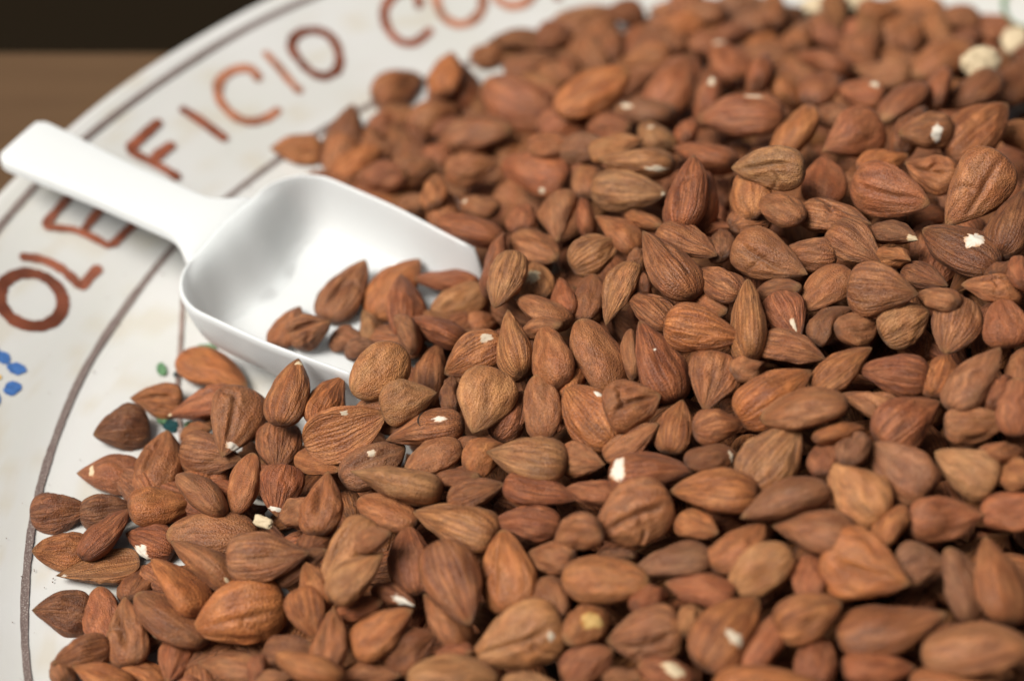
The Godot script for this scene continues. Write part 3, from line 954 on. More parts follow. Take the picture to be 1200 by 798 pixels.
	nut("plump smooth reddish almond, tip up, just right of the pinch-waisted tan almond", V(41.8, 52.9, -547.8), V(25, 177, -92), V(10.5, 6.4, 12.5), "r", "s")
	nut("reddish almond with an oval white fleck near its tip", V(-130.7, 3.3, -510.2), V(2, -94, -11), V(14.6, 8.8, 22.1), "r", "s", [[83, 0.74, 1.5, 1.1, "c"]])
	nut("smooth brown almond, tip up left, third below the cut olive almond", V(-135.9, 4.3, -431.1), V(24, -154, 70), V(10.5, 7.3, 15.9), "m", "s")
	nut("smooth reddish almond, tip up right, just right of the pale-striped reddish almond", V(112.9, 33.5, -667.8), V(15, 141, -12), V(15.8, 9.0, 27.4), "r", "s")
	nut("smooth reddish almond, tip down left, next up left of the almond with white square fleck", V(136.9, 46.7, -643.5), V(-10, -36, 40), V(17.3, 9.9, 29.0), "r", "s")
	nut("slender smooth dusky almond, tip left, just above the white-oval almond", V(46.0, 29.4, -659.2), V(14, -121, 28), V(17.3, 9.7, 28.1), "p", "s", [[34, 0.57, 1.6, 3.6, "w"]])
	nut("smooth dusky almond, tip left, second up right of the fork-creased tan almond", V(111.8, 45.8, -637.4), V(24, -137, -10), V(10.5, 7.3, 17.6), "p", "s")
	nut("plump smooth reddish almond, tip up, just right of the fork-creased tan almond", V(103.0, 61.2, -589.1), V(5, 174, -5), V(14.8, 8.7, 26.1), "r", "s")
	nut("plump smooth dark almond, tip up, second right of the zigzag-creased teardrop almond", V(67.3, 60.3, -558.8), V(15, 176, -43), V(10.5, 7.3, 17.6), "d", "s")
	nut("ridged dark almond, tip right, next down left of the white-scarred dark almond", V(128.6, 70.9, -532.6), V(-18, 42, 10), V(10.5, 7.3, 18.0), "d", "w")
	nut("smooth dark almond, tip right, second up left of the notched almond", V(83.5, 63.6, -533.8), V(-37, 58, -13), V(10.7, 7.3, 18.3), "d", "s")
	nut("ridged dark almond, tip right, just below the fleck-tipped almond", V(-129.7, 3.9, -493.7), V(-1, 102, 41), V(12.2, 7.3, 17.4), "d", "w")
	nut("slender smooth reddish almond, tip left, fourth up right of the pale-striped reddish almond", V(116.5, 16.4, -702.6), V(16, -134, 37), V(17.3, 9.2, 28.6), "r", "s")
	nut("creased orange-brown almond, tip left, just up right of the lone dark almond", V(-118.7, 3.6, -542.7), V(-1, -96, -41), V(12.4, 7.4, 18.1), "o", "c")
	nut("smooth reddish almond, tip right, second below the crumb-edged almond", V(-92.5, 12.9, -494.6), V(-38, 49, -14), V(10.5, 7.3, 17.1), "r", "s")
	nut("plump ridged dark almond, tip left, just down left of the cut olive almond", V(-138.7, 4.0, -453.5), V(-13, -90, -37), V(15.2, 7.3, 18.5), "d", "w")
	nut("ridged dark almond, tip up right, just left of the almond with white square fleck", V(135.5, 59.9, -615.7), V(6, 155, -73), V(17.3, 10.5, 28.4), "d", "w")
	nut("smooth orange-brown almond, tip right, just above the cross-creased almond", V(123.4, 61.9, -595.7), V(-1, 116, 12), V(11.2, 7.3, 19.4), "o", "s")
	nut("smooth reddish almond, tip up left, next up right of the pale-crescent almond", V(81.5, 13.9, -707.1), V(0, -159, 9), V(16.6, 10.0, 26.7), "r", "s", [[81, 0.79, 1.8, 1.7, "w"]])
	nut("smooth brown almond, tip down left, next up left of the fuzzy bent almond", V(162.2, 15.9, -704.8), V(0, -50, 12), V(17.3, 10.4, 32.2), "m", "s")
	nut("bent brown almond, tip left, second up left of the almond with white square fleck", V(136.8, 22.7, -688.5), V(4, -103, -23), V(12.5, 7.3, 21.8), "m", "b")
	nut("smooth reddish almond, tip up right, just left of the pale-crescent almond", V(59.2, 28.9, -675.7), V(-13, 152, 2), V(17.3, 10.5, 29.6), "r", "s")
	nut("smooth orange-brown almond, tip up right, third up left of the white-oval almond", V(29.2, 32.9, -665.4), V(-14, 119, 8), V(17.3, 10.5, 31.5), "o", "s")
	nut("smooth reddish almond, tip left, third up left of the almond with white square fleck", V(123.8, 38.1, -658.9), V(13, -122, -26), V(11.4, 7.3, 19.4), "r", "s", [[128, 0.21, 1.4, 2.2, "w"]])
	nut("plump smooth brown almond, tip up, just left of the white-oval almond", V(27.4, 38.3, -614.0), V(6, 173, 6), V(13.3, 7.8, 22.8), "m", "s")
	nut("ridged brown almond, tip right, second below the fork-creased tan almond", V(78.4, 60.0, -569.6), V(17, 122, -5), V(11.9, 7.5, 18.3), "m", "w")
	nut("smooth orange-brown almond, tip right, next up left of the zigzag-creased teardrop almond", V(44.0, 49.5, -580.2), V(-25, 36, -40), V(10.7, 6.2, 18.2), "o", "s")
	nut("small dark almond with a round white end", V(121.5, 70.2, -552.8), V(-23, 49, -19), V(11.7, 7.6, 17.9), "d", "s", [[157, 0.93, 1.8, 2.1, "c"]])
	nut("plump smooth brown almond, tip up, just left of the zigzag-creased teardrop almond", V(40.5, 52.0, -559.5), V(24, 173, -84), V(10.5, 6.5, 12.5), "m", "s")
	nut("smooth dark almond, tip up, next down left of the frayed-top almond", V(-19.3, 36.4, -514.9), V(8, -179, -89), V(10.5, 6.5, 18.8), "d", "s")
	nut("slender creased reddish almond, tip left, just below the smooth orange edge almond", V(-102.6, 8.8, -535.3), V(13, -79, 26), V(15.8, 9.7, 24.5), "r", "c", [[37, 0.94, 0.8, 0.9, "c"]])
	nut("ridged brown almond, tip right, just down left of the crumb-edged almond", V(-97.0, 11.8, -510.8), V(-14, 66, 40), V(15.5, 9.0, 23.8), "m", "w")
	nut("smooth dark almond, tip up right, just right of the cut olive almond", V(-116.7, 4.0, -464.8), V(18, 168, -25), V(12.0, 7.8, 18.3), "d", "s")
	nut("smooth reddish almond, tip up, next below the cut olive almond", V(-126.1, 3.8, -451.6), V(-10, -167, -17), V(12.8, 8.5, 21.7), "r", "s")
	nut("smooth reddish almond, tip up, next up right of the pale-striped reddish almond", V(89.7, 37.7, -671.2), V(14, 168, -82), V(15.9, 9.2, 26.5), "r", "s")
	nut("bent orange-brown almond, tip up right, next up right of the fork-creased tan almond", V(97.8, 52.2, -623.9), V(1, 155, -48), V(17.3, 9.9, 29.5), "o", "b")
	nut("plump smooth reddish almond, tip up, just below the nicked almond", V(3.6, 34.1, -599.1), V(10, 174, -28), V(10.5, 7.3, 17.5), "r", "s")
	nut("smooth reddish almond, tip up, just down right of the cream-faced almond", V(16.4, 45.6, -548.6), V(0, -174, -59), V(12.0, 7.3, 19.2), "r", "s")
	nut("brown almond with a bright white square fleck", V(137.7, 67.1, -605.6), V(-2, -77, -47), V(12.7, 8.1, 19.2), "m", "s", [[81, 0.37, 2.6, 2.3, "W"]])
	nut("plump smooth tan almond, tip up left, just up right of the white-oval almond", V(49.8, 38.2, -636.2), V(16, -163, 24), V(14.9, 9.5, 22.4), "a", "s", [[56, 0.38, 1.5, 1.4, "w"]])
	nut("smooth tan almond, tip right, next up left of the white-oval almond", V(35.7, 50.6, -616.8), V(-17, 93, -7), V(11.6, 7.6, 19.8), "a", "s")
	nut("slender smooth reddish almond, tip left, just down left of the pale-striped reddish almond", V(65.4, 49.5, -612.7), V(14, -127, 41), V(17.3, 9.8, 26.0), "r", "s")
	nut("plump smooth orange-brown almond, tip up, next down left of the fork-creased tan almond", V(77.3, 66.5, -576.2), V(-4, 178, -31), V(14.3, 9.3, 22.2), "o", "s")
	nut("smooth reddish almond, tip up, second down left of the fork-creased tan almond", V(63.5, 58.3, -581.9), V(4, 173, -89), V(17.3, 9.5, 28.7), "r", "s")
	nut("smooth reddish almond, tip up, second down right of the nicked almond", V(24.5, 44.0, -589.2), V(6, -172, -102), V(11.8, 6.7, 19.7), "r", "s")
	nut("ridged brown almond, tip left, third up left of the notched almond", V(93.7, 64.7, -548.9), V(13, -104, -41), V(11.8, 7.3, 19.1), "m", "w")
	nut("slender smooth reddish almond, tip up, next up left of the cream-faced almond", V(-5.3, 40.8, -569.9), V(-4, 170, -80), V(17.3, 8.1, 26.9), "r", "s")
	nut("plump smooth reddish almond, tip up, just right of the white-scarred dark almond", V(156.3, 79.3, -526.2), V(17, 169, 39), V(10.5, 7.3, 16.7), "r", "s")
	nut("almond showing a wide cream bare face beside the scoop tip", V(7.8, 41.2, -561.0), V(4, -174, -21), V(12.3, 7.8, 19.3), "a", "s", [[90, 0.41, 2.3, 3.6, "c"]])
	nut("smooth orange-brown almond, tip up right, just down left of the pinch-waisted tan almond", V(19.0, 47.5, -510.1), V(19, 163, -62), V(10.5, 7.3, 17.6), "o", "s")
	nut("smooth dark almond, tip right, next right of the cracked almond", V(-12.4, 37.3, -493.0), V(-38, 62, -35), V(10.5, 5.5, 12.5), "d", "s")
	nut("slender ridged reddish almond, tip up right, just above the cut olive almond", V(-128.5, 6.4, -483.1), V(-10, 139, -32), V(13.9, 8.2, 22.6), "r", "w")
	nut("ridged brown almond, tip left, second below the cut olive almond", V(-129.6, 9.3, -433.6), V(-7, -59, -38), V(11.5, 7.3, 18.5), "m", "w")
	nut("smooth dark almond, tip up, just left of the pinch-waisted tan almond", V(24.6, 47.1, -547.3), V(-7, 169, -17), V(11.0, 7.3, 19.1), "d", "s")
	nut("dark fuzzy bent almond below a broken cream piece", V(163.9, 38.9, -658.6), V(3, -49, 23), V(16.5, 9.4, 28.6), "d", "b")
	nut("curled almond with a pale bare crescent at its upper end", V(71.3, 34.4, -662.1), V(4, 167, -82), V(15.0, 10.0, 26.7), "r", "b", [[169, 0.41, 2.6, 3.0, "w"]])
	nut("plump smooth reddish almond, tip down left, just up left of the cross-creased almond", V(114.5, 59.6, -611.2), V(4, -61, -40), V(17.4, 9.2, 24.5), "r", "s")
	nut("tan almond with a long white oval bare patch near its tip", V(42.2, 52.0, -606.6), V(3, -101, 42), V(17.0, 11.0, 26.6), "a", "w", [[-16, 0.21, 1.8, 4.9, "w"]])
	nut("creased brown almond, tip left, just below the almond with white square fleck", V(136.6, 67.7, -584.8), V(0, -120, -47), V(13.2, 7.3, 18.2), "m", "c")
	nut("creased reddish almond, tip up, just down right of the white-oval almond", V(56.9, 66.6, -576.1), V(-18, 169, -50), V(17.3, 11.5, 28.2), "r", "c")
	nut("smooth brown almond, tip up left, next below the fork-creased tan almond", V(86.3, 70.0, -564.5), V(10, -141, -3), V(11.8, 7.9, 18.8), "m", "s")
	nut("creased brown almond, tip right, just down left of the cross-creased almond", V(104.2, 66.6, -564.2), V(-12, 60, -13), V(16.4, 10.0, 24.7), "m", "c")
	nut("bent brown almond, tip up left, second up left of the zigzag-creased teardrop almond", V(35.5, 49.3, -575.3), V(3, -144, 26), V(15.0, 8.3, 23.1), "m", "b")
	nut("smooth brown almond, tip left, second down left of the white-scarred dark almond", V(130.5, 72.6, -521.6), V(23, -137, 16), V(10.5, 7.3, 16.8), "m", "s")
	nut("smooth brown almond, tip down right, just down right of the zigzag-creased teardrop almond", V(61.5, 56.9, -535.7), V(-14, 37, 12), V(10.6, 7.3, 17.9), "m", "s")
	nut("slender smooth brown almond, tip up left, next below the cream-faced almond", V(8.9, 47.5, -541.6), V(4, -130, 28), V(13.6, 8.2, 23.3), "m", "s")
	nut("plump ridged reddish almond, tip down right, third left of the notched almond", V(84.9, 64.2, -522.4), V(4, 21, 25), V(13.9, 7.7, 18.8), "r", "w", [[78, 0.8, 0.6, 2.2, "w"]])
	nut("bent dark almond, tip up right, next left of the notched almond", V(98.1, 64.6, -519.3), V(-10, 136, -25), V(11.0, 7.3, 18.2), "d", "b")
	nut("plump smooth reddish almond, tip up, next up left of the pale smooth teardrop almond", V(92.9, 58.3, -469.5), V(12, 162, -21), V(10.6, 7.3, 16.8), "r", "s")
	nut("smooth orange-brown almond, tip left, just down right of the fuzzy bent almond", V(174.4, 51.5, -621.2), V(-8, -88, -50), V(10.7, 7.3, 17.5), "o", "s")
	nut("smooth brown almond, tip down right, just above the cream-faced almond", V(7.8, 39.4, -578.4), V(-8, 44, 1), V(12.9, 7.7, 20.9), "m", "s")
	nut("dark almond with a rough white scar, half under a big creased almond", V(140.0, 73.8, -542.8), V(4, -134, -11), V(16.7, 10.1, 28.5), "d", "w", [[106, 0.35, 2.9, 2.9, "W"]])
	nut("long reddish almond with a narrow pale strip along its back", V(80.1, 42.7, -641.5), V(8, -96, -16), V(17.2, 11.5, 30.9), "r", "w", [[126, 0.35, 1.2, 4.6, "w"]])
	nut("ridged dark almond, tip up, just down right of the big hook-creased almond", V(156.5, 77.8, -550.6), V(-12, 156, -40), V(17.3, 11.2, 28.1), "d", "w")
	nut("smooth brown almond, tip right, second below the cream-faced almond", V(9.8, 50.8, -530.3), V(-37, 58, -31), V(10.5, 6.7, 15.5), "m", "s")
	nut("small blunt almond with a hooked notch in its top", V(106.3, 66.6, -514.5), V(14, 116, 28), V(10.5, 7.3, 16.1), "m", "b")
	nut("slender smooth brown almond, tip up, next below the pinch-waisted tan almond", V(37.2, 52.8, -516.7), V(-3, -178, -95), V(11.9, 6.0, 19.6), "m", "s")
	nut("smooth reddish almond, tip up right, next down right of the dusky slanting almond", V(146.2, 67.3, -488.3), V(13, 153, -77), V(10.5, 6.6, 17.3), "r", "s")
	nut("wide creased almond with white crumbs along its lower edge", V(-88.9, 20.6, -517.4), V(12, -15, -18), V(19.5, 9.6, 26.3), "m", "c", [[46, 0.85, 2.9, 1.3, "W"]])
	nut("slender smooth orange-brown almond, tip right, second above the pale smooth teardrop almond", V(97.4, 61.5, -476.4), V(13, 114, -49), V(11.8, 6.3, 17.9), "o", "s")
	nut("plump smooth reddish almond, tip down, just below the dark seamed almond", V(-101.6, 6.2, -433.7), V(-6, -10, -18), V(11.5, 7.3, 17.8), "r", "s")
	nut("smooth brown almond, tip down, next down right of the nicked almond", V(15.4, 41.4, -590.8), V(1, -4, 52), V(14.4, 9.6, 21.9), "m", "s")
	nut("ridged brown almond, tip down right, next up right of the zigzag-creased teardrop almond", V(56.4, 62.6, -557.0), V(-4, 51, 1), V(12.7, 7.6, 22.7), "m", "w")
	nut("ridged brown almond, tip up left, next right of the zigzag-creased teardrop almond", V(64.6, 62.6, -539.1), V(9, -138, -11), V(11.9, 7.4, 20.8), "m", "w")
	nut("creased brown almond, tip left, second down right of the white-scarred dark almond", V(147.4, 75.0, -523.8), V(-5, -99, 11), V(12.0, 7.3, 18.9), "m", "c")
	nut("plump ridged tan almond, tip up right, just right of the notched almond", V(120.4, 68.7, -515.3), V(-15, 116, 34), V(14.1, 7.3, 17.2), "a", "w")
	nut("ridged reddish almond, tip up right, next down right of the frayed-top almond", V(-0.2, 40.9, -502.4), V(-19, 150, 21), V(11.6, 7.3, 18.3), "r", "w")
	nut("ridged brown almond, tip down right, just left of the dark almond with white end", V(108.8, 69.4, -548.7), V(-0, 45, 25), V(13.8, 8.4, 21.5), "m", "w")
	nut("smooth brown almond, tip down left, next up left of the notched almond", V(97.9, 65.6, -532.5), V(9, -48, 6), V(14.4, 8.0, 21.7), "m", "s")
	nut("smooth brown almond, tip right, next right of the fan-ridged almond", V(73.1, 59.3, -505.5), V(13, 126, -8), V(10.5, 7.3, 14.8), "m", "s")
	nut("plump creased dusky almond, tip up right, next above the pale smooth teardrop almond", V(101.1, 64.1, -468.7), V(9, 154, -28), V(10.5, 7.3, 14.9), "p", "c")
	nut("smooth orange-brown almond, tip right, just down left of the broad light-edged almond", V(-60.5, 22.3, -498.7), V(-14, 54, -10), V(11.0, 7.3, 17.9), "o", "s")
	nut("creased brown almond, tip up, just down right of the lone dark almond", V(-114.3, 6.4, -512.5), V(-6, 172, -2), V(16.4, 10.9, 25.7), "m", "c")
	nut("smooth dark almond, tip right, next down right of the cracked almond", V(-16.8, 35.9, -480.4), V(-34, 68, -27), V(11.3, 7.3, 17.7), "d", "s")
	nut("smooth brown almond, tip up, next below the crumb-edged almond", V(-84.3, 19.5, -492.5), V(-16, 168, -31), V(12.6, 7.4, 21.6), "m", "s")
	nut("smooth brown almond, tip up left, just up right of the white-torn almond", V(-97.5, 18.5, -488.9), V(3, -136, 64), V(14.1, 9.1, 23.2), "m", "s")
	nut("broken reddish almond with a white torn edge", V(-114.3, 5.1, -480.9), V(-6, -110, -34), V(11.7, 7.3, 17.4), "r", "w", [[35, 0.52, 3.5, 3.5, "W"]])
	nut("slender smooth orange-brown almond, tip up left, next down left of the dark seamed almond", V(-111.8, 3.6, -430.9), V(-5, -116, 35), V(10.7, 7.3, 19.0), "o", "s")
	nut("plump ridged brown almond, tip right, just up right of the notched almond", V(113.6, 75.9, -521.8), V(-9, 74, 46), V(17.2, 9.1, 22.0), "m", "w")
	nut("plump ridged brown almond, tip down, just above the dusky slanting almond", V(135.5, 69.6, -513.1), V(15, -23, -7), V(15.4, 7.6, 20.7), "m", "w")
	nut("ridged orange-brown almond, tip up, just left of the dusky slanting almond", V(129.0, 66.4, -496.2), V(-7, 158, -30), V(10.9, 7.3, 17.2), "o", "w")
	nut("ridged brown almond, tip up, second down left of the frayed-top almond", V(-27.1, 21.6, -536.6), V(-11, 172, -55), V(17.3, 10.4, 27.0), "m", "w")
	nut("smooth dark almond, tip right, next right of the almond with ragged white end", V(59.5, 53.3, -473.8), V(9, 111, -17), V(10.5, 7.3, 17.3), "d", "s", [[148, 0.8, 2.8, 0.8, "w"]])
	nut("smooth dark almond, tip up right, second down left of the scuffed wrinkled almond", V(-59.4, 22.4, -467.8), V(17, 150, -3), V(10.7, 7.3, 16.6), "d", "s")
	nut("creased brown almond, tip up, just left of the dark seamed almond", V(-117.1, 9.0, -442.8), V(-11, -171, -27), V(15.1, 8.4, 24.0), "m", "c")
	nut("slender smooth orange-brown almond, tip up left, second down left of the dark seamed almond", V(-122.1, 9.0, -425.4), V(-12, -109, 26), V(12.0, 7.7, 20.9), "o", "s")
	nut("smooth dark almond, tip left, just left of the cracked almond", V(-37.7, 28.9, -510.2), V(19, -120, -0), V(10.6, 7.3, 18.8), "d", "s")
	nut("ridged brown almond, tip up right, just below the fuzzy bent almond", V(156.5, 62.4, -611.1), V(-15, 130, 29), V(18.5, 11.1, 29.7), "m", "w")
	nut("tan almond with a forked crease, just right of a split one", V(82.6, 76.1, -577.5), V(14, -109, -50), V(14.8, 9.0, 24.9), "a", "c")
	nut("ridged tan almond, tip right, just below the white-oval almond", V(39.3, 48.1, -596.6), V(-11, 72, 35), V(15.1, 9.9, 26.5), "a", "w", [[105, 0.96, 0.6, 0.7, "w"]])
	nut("broad almond with one long crease crossing its middle", V(121.9, 70.0, -572.6), V(-8, 55, 48), V(18.1, 9.1, 28.0), "r", "c")
	nut("ridged tan almond, tip up right, just up left of the pinch-waisted tan almond", V(27.2, 49.3, -565.8), V(-13, 119, 39), V(13.9, 7.3, 18.9), "a", "w")
	nut("creased brown almond, tip down right, third below the fork-creased tan almond", V(81.8, 65.4, -547.0), V(-6, 50, 29), V(16.7, 10.2, 27.9), "m", "c")
	nut("plump smooth reddish almond, tip up, just up right of the dusky slanting almond", V(149.8, 72.5, -512.7), V(-20, -175, -16), V(15.0, 7.3, 18.1), "r", "s")
	nut("slender ridged tan almond, tip up, just up right of the fan-ridged almond", V(72.8, 64.4, -520.3), V(-16, 179, -76), V(17.3, 10.4, 29.0), "a", "w")
	nut("orange-brown almond with a frayed white top in the pile middle", V(-12.2, 39.1, -528.6), V(20, -70, -41), V(14.8, 8.2, 21.7), "o", "w", [[124, 0.2, 1.5, 2.5, "w"]])
	nut("smooth brown almond, tip up, just right of the dusky slanting almond", V(154.2, 67.5, -497.8), V(-1, 165, 19), V(10.5, 7.3, 17.4), "m", "s")
	nut("ridged orange-brown almond, tip up right, just up left of the broad light-edged almond", V(-58.7, 30.2, -517.8), V(-3, 158, 23), V(12.9, 7.3, 21.9), "o", "w")
	nut("creased brown almond, tip left, just up left of the broad dusky almond", V(107.3, 62.5, -487.6), V(1, -112, 12), V(11.1, 7.3, 18.5), "m", "c")
	nut("smooth brown almond, tip right, just left of the almond with ragged white end", V(21.1, 45.3, -479.6), V(-25, 54, 46), V(10.7, 7.3, 18.0), "m", "s")
	nut("plump ridged reddish almond, tip down, second down right of the crumb-edged almond", V(-72.8, 19.3, -489.8), V(18, -8, -11), V(15.1, 7.3, 17.8), "r", "w", [[101, 0.88, 2.0, 0.8, "W"]])
	nut("smooth reddish almond, tip left, just up left of the folded almond", V(23.6, 44.5, -467.7), V(15, -116, 25), V(11.2, 7.3, 18.3), "r", "s")
	nut("smooth dark almond, tip right, just below the folded almond", V(32.0, 43.7, -444.1), V(-40, 48, -36), V(10.5, 5.2, 12.5), "d", "s")
	nut("olive tan almond cut flat with a light edge, near the plate ring", V(-129.7, 4.0, -470.9), V(1, -78, 13), V(14.7, 9.1, 26.5), "a", "h", [[44, 0.9, 0.9, 1.1, "W"]])
	nut("dark smooth almond with a pale open seam", V(-103.4, 11.7, -445.2), V(-4, -127, 28), V(17.3, 11.0, 28.6), "d", "s", [[-31, 0.47, 0.9, 1.4, "c"]])
	nut("smooth brown almond, tip up right, next up right of the broad light-edged almond", V(-41.9, 33.8, -511.0), V(-12, 113, 11), V(11.4, 7.3, 18.3), "m", "s")
	nut("biggest broad almond with a hooked crease, tip pointing down", V(147.4, 77.1, -565.7), V(27, -45, -23), V(19.6, 11.3, 29.7), "m", "c")
	nut("creased brown almond, tip up left, just down right of the pinch-waisted tan almond", V(44.0, 53.9, -535.8), V(4, -141, 18), V(13.6, 7.8, 22.2), "m", "c")
	nut("ridged brown almond, tip right, second left of the notched almond", V(85.9, 63.7, -509.1), V(-8, 62, 3), V(12.3, 7.9, 22.1), "m", "w")
	nut("smooth brown almond, tip up, third below the cream-faced almond", V(11.8, 52.9, -516.6), V(-2, -167, -47), V(15.1, 9.1, 25.8), "m", "s")
	nut("slender ridged orange-brown almond, tip up right, just below the notched almond", V(100.4, 64.1, -500.6), V(-17, 124, -26), V(13.9, 7.9, 22.9), "o", "w")
	nut("ridged reddish almond, tip left, just down right of the notched almond", V(114.9, 66.3, -496.3), V(5, -104, -44), V(13.5, 8.6, 22.2), "r", "w")
	nut("plump smooth tan almond, tip down, just below the frayed-top almond", V(-8.5, 46.7, -502.8), V(15, -18, -14), V(18.9, 9.1, 23.3), "a", "s")
	nut("smooth brown almond, tip right, next below the dusky slanting almond", V(138.3, 63.7, -478.3), V(-3, 92, 41), V(12.3, 7.3, 19.8), "m", "s")
	nut("smooth brown almond, tip right, second below the dusky slanting almond", V(144.0, 62.4, -467.7), V(19, 108, -46), V(10.5, 7.2, 14.8), "m", "s")
	nut("slender ridged reddish almond, tip right, second left of the folded almond", V(9.0, 42.1, -470.2), V(-1, 74, -15), V(13.9, 8.2, 23.8), "r", "w")
	nut("ridged brown almond, tip right, second down right of the cracked almond", V(-11.1, 38.8, -472.4), V(-19, 100, -4), V(11.5, 7.6, 18.7), "m", "w")
	nut("ridged tan almond, tip down, just left of the cream-faced almond", V(-2.2, 52.0, -550.6), V(12, -17, 12), V(13.0, 8.5, 22.5), "a", "w")
	nut("purplish wrinkled almond with white scuffs and a cracked skin", V(-43.1, 28.6, -492.6), V(-10, 120, 6), V(14.8, 9.7, 23.1), "p", "c", [[79, 0.53, 0.9, 1.6, "w"]])
	nut("tan almond with a pinched waist and its tip straight down", V(33.7, 53.7, -543.0), V(24, -25, 41), V(14.1, 8.1, 23.0), "a", "c")
	nut("smooth brown almond, tip up left, second below the pinch-waisted tan almond", V(27.0, 52.1, -516.8), V(-14, -160, 20), V(17.3, 11.1, 28.7), "m", "s")
	nut("round almond with ridges fanning out from a dark base", V(61.6, 57.0, -501.7), V(13, -16, -7), V(17.2, 8.5, 21.0), "m", "w")
	nut("ridged orange-brown almond, tip up left, second up left of the almond with ragged white end", V(24.0, 49.0, -494.9), V(-11, -143, -27), V(18.3, 10.4, 25.5), "o", "w", [[135, 0.59, 1.1, 1.6, "W"]])
	nut("ridged brown almond, tip right, just below the fan-ridged almond", V(63.0, 55.5, -484.5), V(11, 106, 27), V(11.4, 7.3, 17.6), "m", "w")
	nut("brown almond split by a white crack with an oval bare patch", V(-27.3, 36.3, -500.1), V(14, -87, 21), V(16.1, 9.7, 25.7), "m", "w", [[68, 0.26, 1.1, 2.6, "W"], [0, 0, 0, 0, "crack"]])
	nut("broad flat orange-brown almond with light rimmed edges", V(-52.4, 33.1, -502.3), V(-20, 101, 43), V(17.6, 9.2, 28.0), "o", "h", [[39, 0.58, 1.2, 1.5, "w"]])
	nut("creased brown almond, tip up right, next up left of the almond with ragged white end", V(36.4, 49.4, -483.9), V(-28, 109, -16), V(12.5, 7.3, 20.0), "m", "c")
	nut("smooth orange-brown almond, tip right, just above the white-torn almond", V(-110.8, 9.0, -492.4), V(12, 107, 6), V(14.5, 9.3, 22.6), "o", "s")
	nut("ridged reddish almond, tip left, just up right of the big egg-shaped almond", V(4.6, 39.0, -460.8), V(5, -100, 4), V(12.6, 8.2, 20.9), "r", "w")
	nut("ridged orange-brown almond, tip up right, second right of the fan-ridged almond", V(79.6, 60.8, -492.5), V(-22, 117, 33), V(16.6, 9.3, 27.0), "o", "w")
	nut("plump creased brown almond, tip right, just above the almond with ragged white end", V(36.7, 55.9, -493.2), V(-10, 107, 39), V(16.5, 7.3, 18.1), "m", "c")
	nut("bent orange-brown almond, tip up right, second right of the cracked almond", V(-7.7, 40.2, -486.1), V(1, 128, 35), V(12.0, 7.3, 17.2), "o", "b")
	nut("plump smooth brown almond, tip left, third down left of the scuffed wrinkled almond", V(-67.5, 20.4, -478.8), V(40, -107, -47), V(10.5, 7.3, 14.9), "m", "s")
	nut("large teardrop almond with a deep zigzag crease and its tip up", V(49.5, 64.0, -545.4), V(-12, -147, 14), V(17.3, 10.5, 29.6), "m", "c")
	nut("ridged orange-brown almond, tip right, just above the fan-ridged almond", V(59.2, 64.2, -516.2), V(-2, 74, 44), V(15.5, 9.1, 25.6), "o", "w")
	nut("ridged tan almond, tip up, just right of the frayed-top almond", V(0.2, 46.2, -528.5), V(-9, -170, -75), V(16.5, 9.4, 26.5), "a", "w")
	nut("long dusky smooth almond slanting up to the right", V(138.6, 69.8, -491.1), V(-16, 139, -24), V(15.1, 9.3, 26.2), "p", "s")
	nut("smooth brown almond, tip up, second down right of the frayed-top almond", V(8.9, 47.6, -499.6), V(-21, -175, -20), V(12.5, 7.4, 22.1), "m", "s")
	nut("smooth reddish almond, tip up, second down right of the dusky slanting almond", V(149.4, 69.7, -479.6), V(-26, 171, -6), V(12.6, 7.3, 18.5), "r", "s")
	nut("ridged orange-brown almond, tip up, just up right of the almond with ragged white end", V(49.5, 52.1, -487.7), V(-18, 165, -12), V(11.9, 7.6, 18.5), "o", "w")
	nut("smooth brown almond, tip up left, just below the scuffed wrinkled almond", V(-38.1, 29.3, -472.8), V(11, -129, 16), V(14.2, 8.9, 23.4), "m", "s")
	nut("smooth brown almond, tip left, just right of the white-torn almond", V(-93.6, 13.3, -477.1), V(3, -95, -1), V(17.3, 10.2, 29.4), "m", "s")
	nut("smooth brown almond, tip left, second up left of the yellow-patched almond", V(11.1, 38.9, -447.9), V(26, -119, -7), V(11.2, 7.3, 17.8), "m", "s")
	nut("smooth dark almond, tip up right, second up right of the large dented almond", V(-64.3, 23.6, -457.2), V(-17, 115, 4), V(11.2, 7.3, 18.9), "d", "s")
	nut("smooth reddish almond, tip up, just left of the triangular pitted almond", V(85.6, 49.9, -431.8), V(7, 175, -22), V(10.5, 7.3, 18.3), "r", "s")
	nut("smooth orange-brown almond, tip up left, just above the dark seamed almond", V(-101.9, 15.7, -455.6), V(2, -142, 43), V(17.3, 9.7, 28.4), "o", "s")
	nut("ridged orange-brown almond, tip up left, second right of the large dented almond", V(-59.7, 26.1, -447.1), V(-4, -156, -56), V(12.5, 8.4, 19.0), "o", "w")
	nut("plump smooth brown almond, tip up, next up left of the yellow-patched almond", V(11.6, 37.1, -434.4), V(11, -174, -7), V(11.8, 7.3, 18.4), "m", "s")
	nut("reddish almond sliver ending in a white bare tip", V(-34.5, 27.7, -441.5), V(-23, 49, -53), V(11.1, 6.3, 17.2), "r", "s", [[-152, 0.86, 1.7, 4.5, "W"]])
	nut("slender smooth brown almond, tip left, next below the large dented almond", V(-82.9, 12.1, -427.1), V(8, -107, 27), V(13.8, 8.5, 24.2), "m", "s")
	nut("ridged reddish almond, tip up left, just left of the fan-ridged almond", V(45.1, 57.5, -509.9), V(-21, -157, 23), V(17.3, 11.4, 29.0), "r", "w", [[62, 0.57, 0.5, 0.5, "W"]])
	nut("smooth tan almond, tip down left, second up right of the broad light-edged almond", V(-41.8, 42.9, -518.4), V(11, -45, -33), V(16.7, 8.7, 22.8), "a", "s")
